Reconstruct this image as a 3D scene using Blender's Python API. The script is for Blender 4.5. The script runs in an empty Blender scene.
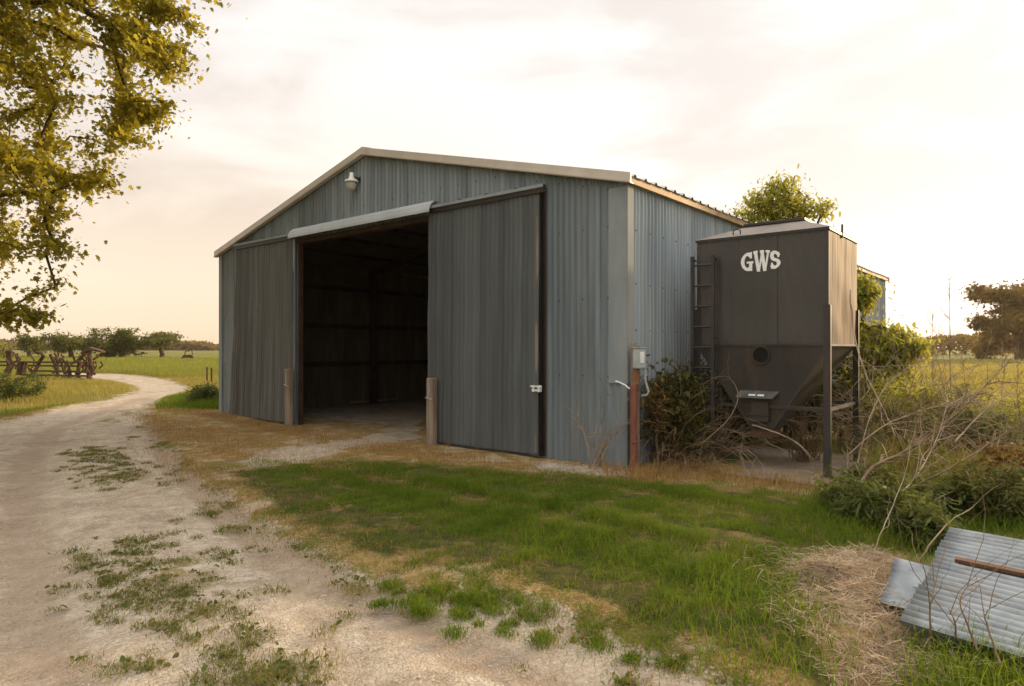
import bpy, bmesh, math, random
import numpy as np
from mathutils import Vector, Matrix, noise as mnoise

random.seed(7)
RNG = np.random.default_rng(7)
S = bpy.context.scene
COL = S.collection
R = math.radians

# ------------------------------------------------------------------ camera
FPX, HY, CH = 665.0, 348.0, 1.65          # focal length in pixels, horizon row, eye height
cd = bpy.data.cameras.new('camera')
cam = bpy.data.objects.new('camera', cd)
COL.objects.link(cam)
cam.location = (0, 0, CH)
cam.rotation_euler = (R(90), 0, 0)
cd.sensor_width = 36
cd.lens = FPX / 1024 * 36
cd.shift_y = (HY - 343.0) / 1024
cd.clip_start = 0.05
cd.clip_end = 6000
S.camera = cam

# ------------------------------------------------------------------ light
SUN_AZ, SUN_EL = R(54), R(13)
SUN_STRENGTH, SUN_ANGLE = 4.0, R(6)
S.view_settings.view_transform = 'Standard'
S.view_settings.look = 'None'
S.view_settings.gamma = 1
S.view_settings.exposure = 0.58
sd = Vector((math.sin(SUN_AZ) * math.cos(SUN_EL), math.cos(SUN_AZ) * math.cos(SUN_EL), math.sin(SUN_EL)))
sl = bpy.data.lights.new('sun', 'SUN')
sl.energy = SUN_STRENGTH
sl.angle = SUN_ANGLE
sl.color = (1.0, 0.72, 0.42)
so = bpy.data.objects.new('sun', sl)
so.rotation_euler = sd.to_track_quat('Z', 'Y').to_euler()
COL.objects.link(so)

W_ = bpy.data.worlds.new('World')
S.world = W_
W_.use_nodes = True
wt = W_.node_tree
wt.nodes.clear()

class NT:
    def __init__(s, tree): s.t = tree
    def n(s, typ, **kw):
        o = s.t.nodes.new(typ)
        for k, v in kw.items():
            if k.startswith('i_'):
                key = k[2:]
                key = int(key) if key.isdigit() else key.replace('_', ' ')
                o.inputs[key].default_value = v
            else:
                setattr(o, k, v)
        return o
    def l(s, a, b): s.t.links.new(a, b)
    def val(s, x, sock):
        if isinstance(x, bpy.types.NodeSocket): s.l(x, sock)
        else: sock.default_value = x
    def math(s, op, a, b=0.0, c=0.0, clamp=False):
        o = s.n('ShaderNodeMath', operation=op, use_clamp=clamp)
        s.val(a, o.inputs[0]); s.val(b, o.inputs[1]); s.val(c, o.inputs[2])
        return o.outputs[0]
    def mix(s, f, a, b, mode='MIX'):
        o = s.n('ShaderNodeMix', data_type='RGBA', blend_type=mode)
        s.val(f, o.inputs[0])
        for q, i in ((a, 6), (b, 7)):
            if isinstance(q, tuple) and len(q) == 3: q = q + (1,)
            s.val(q, o.inputs[i])
        return o.outputs[2]
    def noise(s, vec, scale, detail=4, rough=.55, dist=0.0):
        o = s.n('ShaderNodeTexNoise')
        o.inputs['Scale'].default_value = scale
        o.inputs['Detail'].default_value = detail
        o.inputs['Roughness'].default_value = rough
        o.inputs['Distortion'].default_value = dist
        if vec is not None: s.l(vec, o.inputs['Vector'])
        return o.outputs['Fac']
    def mapping(s, vec, scale=(1, 1, 1), loc=(0, 0, 0), rot=(0, 0, 0)):
        o = s.n('ShaderNodeMapping')
        o.inputs['Scale'].default_value = scale
        o.inputs['Location'].default_value = loc
        o.inputs['Rotation'].default_value = rot
        s.l(vec, o.inputs['Vector'])
        return o.outputs[0]
    def ramp(s, f, stops, interp='LINEAR'):
        o = s.n('ShaderNodeValToRGB')
        cr = o.color_ramp
        cr.interpolation = interp
        while len(cr.elements) < len(stops): cr.elements.new(.5)
        for e, (p, c) in zip(cr.elements, stops):
            e.position = p
            e.color = (c, c, c, 1) if isinstance(c, (int, float)) else tuple(c) + (1,)
        s.l(f, o.inputs[0])
        return o.outputs[0]
    def smooth(s, x, a, b):
        o = s.n('ShaderNodeMapRange', interpolation_type='SMOOTHSTEP')
        s.val(x, o.inputs[0])
        o.inputs[1].default_value = a; o.inputs[2].default_value = b
        return o.outputs[0]

n = NT(wt)
sky = n.n('ShaderNodeTexSky', sky_type='NISHITA')
sky.sun_disc = False
sky.sun_elevation = SUN_EL
sky.sun_rotation = SUN_AZ
sky.dust_density = 3.0
tc = n.n('ShaderNodeTexCoord')
dirv = tc.outputs['Generated']
sep = n.n('ShaderNodeSeparateXYZ'); n.l(dirv, sep.inputs[0])
el = sep.outputs[2]
dot = n.n('ShaderNodeVectorMath', operation='DOT_PRODUCT')
n.l(dirv, dot.inputs[0]); dot.inputs[1].default_value = tuple(sd)
sdot = dot.outputs['Value']
# thin overcast: flat layered cloud, seen on a plane overhead
den = n.math('ADD', n.math('MAXIMUM', el, 0.0), 0.12)
div = n.n('ShaderNodeVectorMath', operation='DIVIDE')
comb = n.n('ShaderNodeCombineXYZ')
for i in range(3): n.l(den, comb.inputs[i])
n.l(dirv, div.inputs[0]); n.l(comb.outputs[0], div.inputs[1])
cv = n.mapping(dirv, scale=(1.1, 1.6, 3.4), rot=(R(14), R(16), R(-22)))
c1 = n.noise(cv, 2.6, 8, .55, .35)
c2 = n.noise(cv, 1.1, 3, .5)
cl = n.math('ADD', n.math('MULTIPLY', c1, .6), n.math('MULTIPLY', c2, .4))
clf = n.math('MAXIMUM', n.smooth(cl, .42, .60), n.smooth(el, .24, .06))
bright = n.smooth(sdot, -.75, .30)
low = n.smooth(el, .42, -.02)
anti = (.82, .79, .75)  # sky behind the view brightened to add fill light
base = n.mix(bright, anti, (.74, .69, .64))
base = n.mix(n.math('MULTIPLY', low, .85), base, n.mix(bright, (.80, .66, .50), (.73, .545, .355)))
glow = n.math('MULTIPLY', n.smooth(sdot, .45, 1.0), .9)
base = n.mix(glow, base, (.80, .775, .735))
base = n.mix(n.smooth(el, .5, .95), base, n.mix(1.0, base, (2.5, 2.45, 2.4), 'MULTIPLY'))  # unseen sky overhead brightened to add fill light on the ground
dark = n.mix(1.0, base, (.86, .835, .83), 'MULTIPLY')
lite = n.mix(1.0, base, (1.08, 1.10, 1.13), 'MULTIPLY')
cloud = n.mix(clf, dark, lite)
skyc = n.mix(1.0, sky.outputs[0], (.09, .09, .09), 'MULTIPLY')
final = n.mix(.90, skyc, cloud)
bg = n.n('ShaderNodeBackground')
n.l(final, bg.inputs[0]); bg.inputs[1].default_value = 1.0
wo = n.n('ShaderNodeOutputWorld'); n.l(bg.outputs[0], wo.inputs[0])

# ------------------------------------------------------------------ helpers
def G(x, y, h=0.0):
    """point at height h seen in direction (x, y) of the survey picture"""
    z = FPX * (CH - h) / (y - HY)
    return np.array([(x - 512) / FPX * z, z])
def Q(x, y, z):
    """point at distance z"""
    return Vector(((x - 512) / FPX * z, z, CH - (y - HY) / FPX * z))

def tag(o, label=None, cat=None, group=None, kind=None):
    if label: o['label'] = label
    if cat: o['category'] = cat
    if group: o['group'] = group
    if kind: o['kind'] = kind
    return o
def link(name, me, mat=None, parent=None, smooth=False):
    o = bpy.data.objects.new(name, me)
    COL.objects.link(o)
    if mat is not None: me.materials.append(mat)
    if smooth:
        me.polygons.foreach_set('use_smooth', np.ones(len(me.polygons), dtype=bool))
    if parent is not None: o.parent = parent
    return o
def empty(name, loc, rz=0, label=None, cat=None, group=None):
    o = bpy.data.objects.new(name, None)
    o.empty_display_size = .2
    COL.objects.link(o)
    o.location = loc
    o.rotation_euler = (0, 0, rz)
    return tag(o, label, cat, group)

def np_mesh(name, V, F):
    """V (n,3); F list of int arrays, each (m,k)"""
    me = bpy.data.meshes.new(name)
    V = np.asarray(V, dtype=np.float32)
    me.vertices.add(len(V))
    me.vertices.foreach_set('co', V.ravel())
    nl = sum(f.size for f in F); nf = sum(len(f) for f in F)
    me.loops.add(nl)
    me.loops.foreach_set('vertex_index', np.concatenate([f.ravel() for f in F]).astype(np.int32))
    me.polygons.add(nf)
    tot = np.concatenate([np.full(len(f), f.shape[1], dtype=np.int32) for f in F])
    st = np.concatenate([[0], np.cumsum(tot)[:-1]]).astype(np.int32)
    me.polygons.foreach_set('loop_start', st)
    me.polygons.foreach_set('loop_total', tot)
    me.update(calc_edges=True)
    return me

class MB:
    """collects simple solids and links them as one mesh"""
    def __init__(s): s.V = []; s.F = []
    def add(s, vs, fs):
        b = len(s.V)
        s.V += [tuple(v) for v in vs]
        s.F += [tuple(b + i for i in f) for f in fs]
    def box(s, x0, x1, y0, y1, z0, z1, bev=0.0):
        vs = [(x, y, z) for z in (z0, z1) for y in (y0, y1) for x in (x0, x1)]
        s.add(vs, [(0, 2, 3, 1), (4, 5, 7, 6), (0, 1, 5, 4), (2, 6, 7, 3), (0, 4, 6, 2), (1, 3, 7, 5)])
        return s
    def beam(s, a, b, w, h, up=(0, 0, 1)):
        a = Vector(a); b = Vector(b); d = (b - a).normalized()
        u = Vector(up)
        if abs(d.dot(u)) > .98: u = Vector((1, 0, 0))
        x = d.cross(u).normalized(); y = x.cross(d).normalized()
        vs = [p + x * sx * w / 2 + y * sy * h / 2 for p in (a, b) for sy in (-1, 1) for sx in (-1, 1)]
        s.add(vs, [(0, 1, 3, 2), (4, 6, 7, 5), (0, 4, 5, 1), (1, 5, 7, 3), (3, 7, 6, 2), (2, 6, 4, 0)])
        return s
    def tube(s, pts, r, k=6, cap=True):
        pts = [Vector(p) for p in pts]
        rs = r if isinstance(r, (list, tuple)) else [r] * len(pts)
        b = len(s.V)
        px = None
        for i, p in enumerate(pts):
            d = (pts[min(i + 1, len(pts) - 1)] - pts[max(i - 1, 0)]).normalized()
            if px is None:
                u = Vector((0, 0, 1)) if abs(d.z) < .9 else Vector((1, 0, 0))
                px = d.cross(u).normalized()
            else:
                px = (px - d * px.dot(d)).normalized()
            py = d.cross(px)
            for j in range(k):
                an = 2 * math.pi * j / k
                s.V.append(tuple(p + (px * math.cos(an) + py * math.sin(an)) * rs[i]))
        for i in range(len(pts) - 1):
            for j in range(k):
                a0 = b + i * k + j; a1 = b + i * k + (j + 1) % k
                s.F.append((a0, a1, a1 + k, a0 + k))
        if cap:
            s.F.append(tuple(b + j for j in range(k))[::-1])
            s.F.append(tuple(b + (len(pts) - 1) * k + j for j in range(k)))
        return s
    def lathe(s, prof, c=(0, 0, 0), k=20):
        b = len(s.V)
        for r, z in prof:
            for j in range(k):
                an = 2 * math.pi * j / k
                s.V.append((c[0] + r * math.cos(an), c[1] + r * math.sin(an), c[2] + z))
        for i in range(len(prof) - 1):
            for j in range(k):
                a0 = b + i * k + j; a1 = b + i * k + (j + 1) % k
                s.F.append((a0, a1, a1 + k, a0 + k))
        return s
    def prism(s, poly, d):
        """closed polygon (list of 3d points) pushed along d"""
        k = len(poly); d = Vector(d)
        vs = [Vector(p) for p in poly] + [Vector(p) + d for p in poly]
        s.add(vs, [tuple(range(k))[::-1], tuple(range(k, 2 * k))] + [(i, (i + 1) % k, k + (i + 1) % k, k + i) for i in range(k)])
        return s
    def build(s, name, mat, parent=None, smooth=False, bevel=0.0):
        me = bpy.data.meshes.new(name)
        me.from_pydata(s.V, [], s.F)
        me.update()
        o = link(name, me, mat, parent, smooth)
        if bevel:
            m = o.modifiers.new('bevel', 'BEVEL'); m.width = bevel; m.segments = 2; m.limit_method = 'ANGLE'
        return o

# ------------------------------------------------------------------ materials
def new_mat(name):
    m = bpy.data.materials.new(name); m.use_nodes = True
    m.node_tree.nodes.clear()
    q = NT(m.node_tree)
    return m, q
def finish(q, bsdf):
    o = q.n('ShaderNodeOutputMaterial'); q.l(bsdf, o.inputs[0])
def weathered(name, c1, c2, c3=None, scale=2.0, stretch=(1, 1, 1), rough=.7, metal=0.0, bump=.3, bscale=40, f3=.5, spec=.3, panel=0.0, bdist=.004):
    """two-tone noise material with optional stains c3, and optional panel-to-panel variation along x"""
    m, q = new_mat(name)
    tcn = q.n('ShaderNodeTexCoord'); ob = tcn.outputs['Object']
    mp = q.mapping(ob, scale=stretch)
    f = q.noise(mp, scale, 6, .6, .3)
    col = q.mix(q.smooth(f, .3, .7), c1, c2)
    if c3:
        f2 = q.noise(q.mapping(ob, scale=tuple(.7 * k for k in stretch), loc=(3.1, 1.7, 5.3)), scale * 1.3, 7, .65, .6)
        col = q.mix(q.math('MULTIPLY', q.smooth(f2, .52, .75), f3), col, c3)
    if panel:
        sp = q.n('ShaderNodeSeparateXYZ'); q.l(ob, sp.inputs[0])
        fl = q.math('FLOOR', q.math('DIVIDE', q.math('ADD', sp.outputs[0], sp.outputs[1]), panel))
        wn = q.n('ShaderNodeTexWhiteNoise', noise_dimensions='1D'); q.l(fl, wn.inputs['W'])
        k = q.math('ADD', q.math('MULTIPLY', wn.outputs['Value'], .34), .83)
        cc = q.n('ShaderNodeCombineXYZ')
        for i in range(3): q.l(k, cc.inputs[i])
        col = q.mix(1.0, col, cc.outputs[0], 'MULTIPLY')
    b = q.n('ShaderNodeBsdfPrincipled')
    q.l(col, b.inputs['Base Color'])
    q.val(q.math('ADD', q.math('MULTIPLY', f, .3), rough - .15), b.inputs['Roughness'])
    b.inputs['Metallic'].default_value = metal
    b.inputs['Specular IOR Level'].default_value = spec
    if bump:
        bn = q.n('ShaderNodeBump'); bn.inputs['Strength'].default_value = bump; bn.inputs['Distance'].default_value = bdist
        q.l(q.noise(mp, bscale, 4, .6), bn.inputs['Height']); q.l(bn.outputs[0], b.inputs['Normal'])
    finish(q, b.outputs[0])
    return m
def leafy(name, ca, cb, ct, rough=.72, trans=.45, patch=.35):
    """leaf / blade material: random tone per leaf, light passing through"""
    m, q = new_mat(name)
    g = q.n('ShaderNodeNewGeometry')
    rnd = g.outputs['Random Per Island']
    tcn = q.n('ShaderNodeTexCoord')
    f = q.smooth(q.noise(tcn.outputs['Object'], patch, 3, .6), .35, .65)
    ff = q.math('ADD', q.math('MULTIPLY', rnd, .6), q.math('MULTIPLY', f, .4))
    col = q.mix(ff, ca, cb)
    b = q.n('ShaderNodeBsdfPrincipled'); q.l(col, b.inputs['Base Color'])
    b.inputs['Roughness'].default_value = rough
    b.inputs['Specular IOR Level'].default_value = .15
    t = q.n('ShaderNodeBsdfTranslucent'); q.l(q.mix(ff, tuple(.7 * k for k in ct), ct), t.inputs[0])
    mx = q.n('ShaderNodeMixShader'); mx.inputs[0].default_value = trans
    q.l(b.outputs[0], mx.inputs[1]); q.l(t.outputs[0], mx.inputs[2])
    finish(q, mx.outputs[0])
    return m

M = {}
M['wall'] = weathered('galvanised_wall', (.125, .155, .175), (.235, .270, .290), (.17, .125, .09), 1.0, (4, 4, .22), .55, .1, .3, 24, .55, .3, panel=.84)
M['side'] = weathered('side_wall_skylit', (.20, .25, .295), (.30, .35, .39), (.16, .15, .15), 1.0, (4, 4, .2), .78, .0, .3, 24, .5, .15, panel=.84)  # lighter and bluer: sky reflection on this side put into the colour
M['door_r'] = weathered('door_metal', (.060, .069, .072), (.100, .112, .115), (.080, .080, .076), 1.0, (7, 7, .15), .6, .1, .3, 24, .3, .25, panel=.62)
M['door_l'] = weathered('left_door_metal', (.062, .060, .055), (.125, .128, .124), (.20, .225, .235), 1.1, (6, 6, .16), .6, .1, .3, 24, .5, .25, panel=.8)
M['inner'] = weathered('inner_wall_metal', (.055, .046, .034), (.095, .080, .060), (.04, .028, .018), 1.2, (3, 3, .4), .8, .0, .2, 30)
M['trim'] = weathered('trim_metal', (.50, .45, .39), (.60, .54, .47), (.30, .24, .18), 2, (1, 1, 1), .5, .2, .2, 20, .4)
M['hood'] = weathered('hood_metal', (0.34, 0.374, 0.391), (0.425, 0.451, 0.468), (.30, .28, .25), 2, (1, 1, 1), .5, .2, .3, 8, .4)
M['corner'] = weathered('corner_metal', (0.211, 0.242, 0.257), (0.273, 0.3, 0.312), (.22, .22, .21), 1.5, (2, 2, .4), .8, .0, .2, 20, .4)
M['roof'] = weathered('roof_metal', (.42, .39, .35), (.52, .48, .43), (.36, .22, .12), 1.0, (1, 1, 1), .5, .2, .2, 20, .6)
M['eave'] = weathered('eave_metal_sunlit', (.40, .29, .17), (.52, .40, .26), (.22, .10, .05), 3, (1, 1, 1), .7, .1, .2, 30, .5)  # golden tan of low sunlight put into the eave colour
M['dark_frame'] = weathered('dark_frame', (.03, .018, .013), (.065, .036, .024), (.02, .015, .012), 4, (1, 1, 1), .8, .0, .4, 60, .5, .2)
M['rust'] = weathered('rust', (.065, .036, .022), (.12, .075, .048), (.04, .028, .02), 4, (1, 1, 1), .85, .1, .5, 60, .5, .2)
M['rust_light'] = weathered('rusted_frame', (.16, .07, .035), (.28, .16, .09), (.07, .035, .02), 3, (1, 1, 1), .85, .1, .5, 60, .5, .2)
M['dark_steel'] = weathered('dark_steel', (.025, .018, .014), (.05, .036, .028), (.10, .045, .02), 3, (1, 1, 1), .7, .2, .3, 50, .5, .3)
M['wood'] = weathered('grey_wood', (.17, .13, .095), (.30, .245, .185), (.07, .05, .035), 3, (6, 6, .5), .85, 0, .6, 30, .6, .15)
M['board'] = weathered('brown_board', (.085, .045, .028), (.15, .085, .055), (.05, .03, .02), 5, (1, 1, 1), .85, 0, .6, 40, .6, .1)
M['bin'] = weathered('bin_paint', (.040, .037, .034), (.060, .056, .051), (.10, .08, .06), .9, (1.5, 1.5, .35), .42, .2, .5, 2.2, .55, .45, bdist=.05)
M['bin_dark'] = weathered('bin_steel', (.030, .027, .025), (.050, .045, .041), (.085, .055, .035), 2, (1, 1, .5), .5, .2, .2, 10, .5, .35)
M['bin_roof'] = weathered('bin_roof_skylit', (.15, .13, .11), (.24, .21, .18), (.09, .07, .055), 2, (1, 1, 1), .6, .2, .2, 8, .5, .3)  # roof lighter than the body: sky light put into its colour
M['bin_streaked'] = weathered('bin_side_paint', (.05, .032, .022), (.15, .095, .06), (.27, .19, .125), 1.6, (2.2, 2.2, .16), .7, .0, .45, 1.6, .8, .15, bdist=.07)  # browner than the other panels, with paler vertical streaks
M['letter'] = weathered('faded_white_lettering', (.74, .75, .74), (.85, .85, .84), (.50, .48, .44), 14, (1, 1, 1), .6, 0, 0, 10, .45)
M['white'] = weathered('white_paint', (.62, .63, .62), (.75, .75, .74), (.4, .38, .34), 12, (1, 1, 1), .6, 0, 0, 10, .35)
M['glass'] = weathered('frosted_glass', (.42, .40, .37), (.52, .50, .46), None, 5, (1, 1, 1), .25, 0, 0, 10, 0, .5)
M['black'] = weathered('opening_shade_black', (.006, .006, .006), (.012, .011, .01), None, 5, (1, 1, 1), .9, 0, 0)  # black painted in for the unlit inside of gaps and holes
M['meter'] = weathered('meter_grey', (.30, .35, .36), (.42, .46, .46), (.3, .27, .22), 6, (1, 1, 1), .45, .1, 0, 10, .3)
M['redpipe'] = weathered('red_rust_pipe', (.15, .05, .032), (.22, .085, .055), (.10, .04, .025), 5, (2, 2, .6), .75, 0, .3, 40, .5)
M['sheet'] = weathered('galvanised_sheet', (.14, .165, .18), (.28, .31, .32), (.13, .09, .06), 3.4, (1, 1, 1), .45, .35, .2, 30, .75, .5)
M['bark'] = weathered('bark', (.075, .05, .032), (.14, .10, .065), (.04, .03, .02), 5, (1, 1, .4), .9, 0, .8, 30, .5, .1, bdist=.02)
M['cane'] = weathered('dry_cane', (.20, .145, .095), (.40, .32, .22), (.15, .10, .07), 4, (1, 1, 1), .8, 0, .2, 60, .6, .15)
M['cane_dark'] = weathered('brown_cane', (.12, .078, .045), (.23, .165, .10), (.08, .05, .03), 4, (1, 1, 1), .8, 0, .2, 60, .6, .15)
M['concrete'] = weathered('concrete', (.15, .12, .09), (.24, .195, .15), (.16, .13, .10), 1.6, (1, 1, 1), .9, 0, .4, 40, .6, .1)
M['pebble'] = weathered('pebble', (.34, .30, .25), (.52, .48, .42), (.2, .17, .14), 6, (1, 1, 1), .9, 0, .2, 60, .5, .1)

M['lf_near'] = leafy('maple_leaf', (.024, .050, .006), (.22, .185, .02), (.68, .57, .055), trans=.48, patch=1.2)
M['lf_bg'] = leafy('distant_leaf', (.050, .072, .016), (.13, .135, .028), (.32, .30, .05), trans=.3, patch=.2)
M['lf_far'] = leafy('far_leaf', (.045, .036, .012), (.095, .070, .020), (.40, .26, .05), trans=.3, patch=.2)
M['lf_shrub'] = leafy('shrub_leaf', (.08, .13, .02), (.20, .20, .035), (.70, .64, .09), trans=.45, patch=1.5)
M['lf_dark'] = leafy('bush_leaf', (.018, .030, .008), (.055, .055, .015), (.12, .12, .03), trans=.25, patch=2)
M['lf_bush'] = leafy('mixed_leaf', (.025, .042, .010), (.100, .092, .022), (.22, .2, .05), trans=.3, patch=4)
M['lf_weed'] = leafy('weed_leaf', (.028, .055, .014), (.115, .125, .035), (.24, .27, .05), trans=.3, patch=4)
M['lf_brown'] = leafy('dry_leaf', (.07, .045, .016), (.19, .11, .035), (.25, .14, .035), trans=.3, patch=2)
M['g_lawn'] = leafy('lawn_blade', (.024, .088, .004), (.155, .185, .016), (.23, .32, .018), trans=.34, patch=3.0)
M['g_dry'] = leafy('dry_blade', (.19, .105, .03), (.42, .28, .10), (.40, .25, .09), trans=.3, patch=2)
M['g_gold'] = leafy('golden_blade', (.11, .13, .025), (.30, .24, .065), (.55, .45, .10), trans=.42, patch=.8)
M['g_meadow'] = leafy('meadow_blade', (.09, .13, .02), (.20, .20, .045), (.42, .42, .07), trans=.4, patch=.12)
M['g_rank'] = leafy('rank_blade', (.04, .085, .012), (.15, .17, .03), (.34, .38, .05), trans=.4, patch=1.5)
M['g_field'] = leafy('field_blade', (.10, .12, .018), (.26, .21, .04), (.60, .48, .07), trans=.45, patch=.2)
M['g_tuft'] = leafy('tuft_blade', (.07, .10, .015), (.26, .22, .07), (.32, .28, .06), trans=.35, patch=3)
M['straw'] = leafy('straw', (.24, .17, .105), (.62, .50, .36), (.5, .4, .25), trans=.2, patch=5)

# ------------------------------------------------------------------ terrain
A = .6923
CX, CY = 1.588, 9.182
WD, LN, HE, RISE = 11.42, 17.26, 3.93, 1.43      # width, length, wall height at the eave, rise of the ridge
U = np.array([math.cos(A), -math.sin(A)]); VV = np.array([math.sin(A), math.cos(A)])
L0 = np.array([CX, CY]) - U * WD
def hgt(x, y):
    x = np.asarray(x, float); y = np.asarray(y, float)
    h = .018 * np.sin(x * 1.3 + .7) * np.sin(y * 1.1 + .3) + .010 * np.sin(x * 3.1 + y * 1.7) * np.sin(y * 2.9 - x)
    h += .07 * np.exp(-(((x + 7.6) / 2.2) ** 2 + ((y - 16.2) / 2.5) ** 2))
    r = np.hypot(x, y)
    h += .10 * np.sin(x * .11 + 1) * np.sin(y * .09 + .5) * np.clip((r - 18) / 30, 0, 1)
    h += .35 * np.sin(x * .011 + 2.0) * np.sin(y * .013) * np.clip((r - 80) / 200, 0, 1)
    return h

def poly_world(P): return np.array([G(*p) for p in P])
def sdf(px, py, P):
    d = np.full(px.shape, 1e9); inside = np.zeros(px.shape, bool)
    k = len(P)
    for i in range(k):
        ax, ay = P[i]; bx, by = P[(i + 1) % k]
        ex, ey = bx - ax, by - ay
        t = np.clip(((px - ax) * ex + (py - ay) * ey) / (ex * ex + ey * ey + 1e-12), 0, 1)
        d = np.minimum(d, np.hypot(px - ax - t * ex, py - ay - t * ey))
        c = ((ay > py) != (by > py))
        with np.errstate(divide='ignore', invalid='ignore'):
            xx = (bx - ax) * (py - ay) / (by - ay + 1e-12) + ax
        inside ^= c & (px < xx)
    return np.where(inside, -d, d)

ROAD = poly_world([(-260, 470), (-60, 432), (0, 421), (60, 407), (104, 400), (132, 393), (140, 387), (120, 382), (90, 379), (60, 377), (60, 374), (95, 374.5),
                   (130, 376), (168, 380), (186, 386.5), (184, 391), (160, 398), (150, 406), (148, 418), (165, 442), (196, 470), (232, 500), (292, 540),
                   (352, 567), (420, 588), (470, 582), (520, 597), (600, 625), (680, 655), (770, 700), (800, 900), (-600, 900)])
MED = [poly_world(p) for p in (
    [(62, 428), (110, 410), (135, 404), (140, 412), (115, 426), (85, 436)],
    [(68, 452), (100, 445), (132, 462), (128, 478), (95, 487), (72, 470)],
    [(100, 545), (160, 538), (205, 548), (232, 590), (210, 620), (150, 612), (105, 590)],
    [(90, 650), (160, 632), (300, 640), (345, 662), (330, 700), (120, 700)],
)]
ENTR = poly_world([(236, 462), (262, 449), (330, 441), (420, 424), (436, 410), (560, 400), (560, 385), (300, 385), (306, 416), (420, 428), (428, 436), (350, 447), (300, 466), (255, 470)])
WALLG = poly_world([(528, 459), (570, 462), (636, 470), (640, 476), (590, 475), (540, 468)])
DRY = poly_world([(150, 412), (220, 412), (300, 424), (436, 440), (545, 458), (640, 468), (700, 462), (840, 470), (1000, 455), (1100, 470), (1000, 492),
                  (830, 500), (740, 486), (640, 482), (540, 472), (430, 464), (350, 462), (290, 468), (225, 474), (196, 462), (165, 435)])
LAWN = poly_world([(196, 466), (260, 462), (330, 462), (420, 466), (545, 476), (640, 484), (740, 490), (815, 502), (830, 545), (790, 560), (790, 600), (815, 640), (850, 700),
                   (760, 690), (680, 655), (600, 625), (520, 597), (470, 575), (400, 565), (330, 550), (280, 530), (235, 500)])
HAY = poly_world([(800, 566), (835, 548), (905, 556), (905, 600), (900, 625), (930, 650), (905, 720), (845, 710), (822, 640), (802, 600)])
INSIDE = None

def sm(d, w): return 1 / (1 + np.exp(np.clip(d / w, -30, 30)))
def masks(x, y):
    road = sm(sdf(x, y, ROAD), .10 + .004 * np.hypot(x, y))
    for p in MED[:3]: road = road * (1 - .48 * sm(sdf(x, y, p), .16))
    e = np.maximum(sm(sdf(x, y, ENTR), .12) * 1.0, 1.1 * sm(sdf(x, y, WALLG), .05))
    gr = np.maximum(road, e * .85)
    dr = np.maximum(sm(sdf(x, y, DRY), .2), sm(sdf(x, y, HAY), .12))
    # dry rim along the gravel
    sr = sdf(x, y, ROAD)
    rim = np.exp(-((sr - .15) / (.22 + .012 * y)) ** 2) * (y < 60) * .75
    dr = np.maximum(dr, rim * .8)
    dx_, dy_ = x - L0[0], y - L0[1]
    s_ = dx_ * U[0] + dy_ * U[1]; t_ = dx_ * VV[0] + dy_ * VV[1]
    ins = (s_ > 0) & (s_ < WD) & (t_ > -.35) & (t_ < LN)
    dr = np.where(ins, 1.0, dr); gr = np.where(ins, np.maximum(gr, .35), gr)
    ln = sm(sdf(x, y, LAWN), .15)
    ln = np.where(ins, 0.0, ln)
    for p in MED[:3]:
        k_ = sm(sdf(x, y, p), .2); ln = np.maximum(ln, .50 * k_); dr = np.maximum(dr, .62 * k_)
    ln = ln * np.clip(.55 + .35 * np.clip((x + 3.2) / 3, 0, 1), 0, 1) if False else ln
    return gr, dr, ln

N = 620
def spaced(n, a, b, c0):
    t = np.linspace(-1, 1, n)
    return c0 + a * np.sinh(b * t)
gx = spaced(N, 2.2, 7.4, 0.5)
gy = spaced(N, 2.2, 7.4, 6.5)
X, Y = np.meshgrid(gx, gy)
fx, fy = X.ravel(), Y.ravel()
Z = hgt(fx, fy)
gr, dr, ln = masks(fx, fy)
def pdist(px, py, pts):
    d = np.full(px.shape, 1e9)
    for (ax, ay), (bx, by) in zip(pts[:-1], pts[1:]):
        ex, ey = bx - ax, by - ay
        t = np.clip(((px - ax) * ex + (py - ay) * ey) / (ex * ex + ey * ey), 0, 1)
        d = np.minimum(d, np.hypot(px - ax - t * ex, py - ay - t * ey))
    return d
RUTS = [[G(*p) for p in q_] for q_ in ([(150, 395), (150, 425), (172, 458), (240, 520), (330, 580), (430, 625), (560, 680), (700, 760)],
        [(140, 397), (60, 425), (28, 455), (20, 500), (30, 560), (40, 640), (40, 760)],
        [(165, 450), (200, 490), (270, 560), (340, 640), (420, 760)])]
rut = sum(a_ * np.exp(-(pdist(fx, fy, q_) / w_) ** 2) for q_, a_, w_ in zip(RUTS, (1, 1, .6), (.17, .26, .16)))
rut = np.clip(rut + .9 * np.exp(-(((fx - G(465, 650)[0]) / .16) ** 2 + ((fy - G(465, 650)[1]) / .13) ** 2) * 1.0), 0, 1)
Z = Z - .035 * rut * (np.hypot(fx, fy) < 25) - .03 * (gr > .5) * (np.hypot(fx, fy) < 40) + .03 * ln
V = np.stack([fx, fy, Z], 1)
idx = np.arange(N * N).reshape(N, N)
quads = np.stack([idx[:-1, :-1].ravel(), idx[:-1, 1:].ravel(), idx[1:, 1:].ravel(), idx[1:, :-1].ravel()], 1)
qc = V[quads].mean(1)
rd = sdf(qc[:, 0], qc[:, 1], ROAD) < 0

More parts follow.
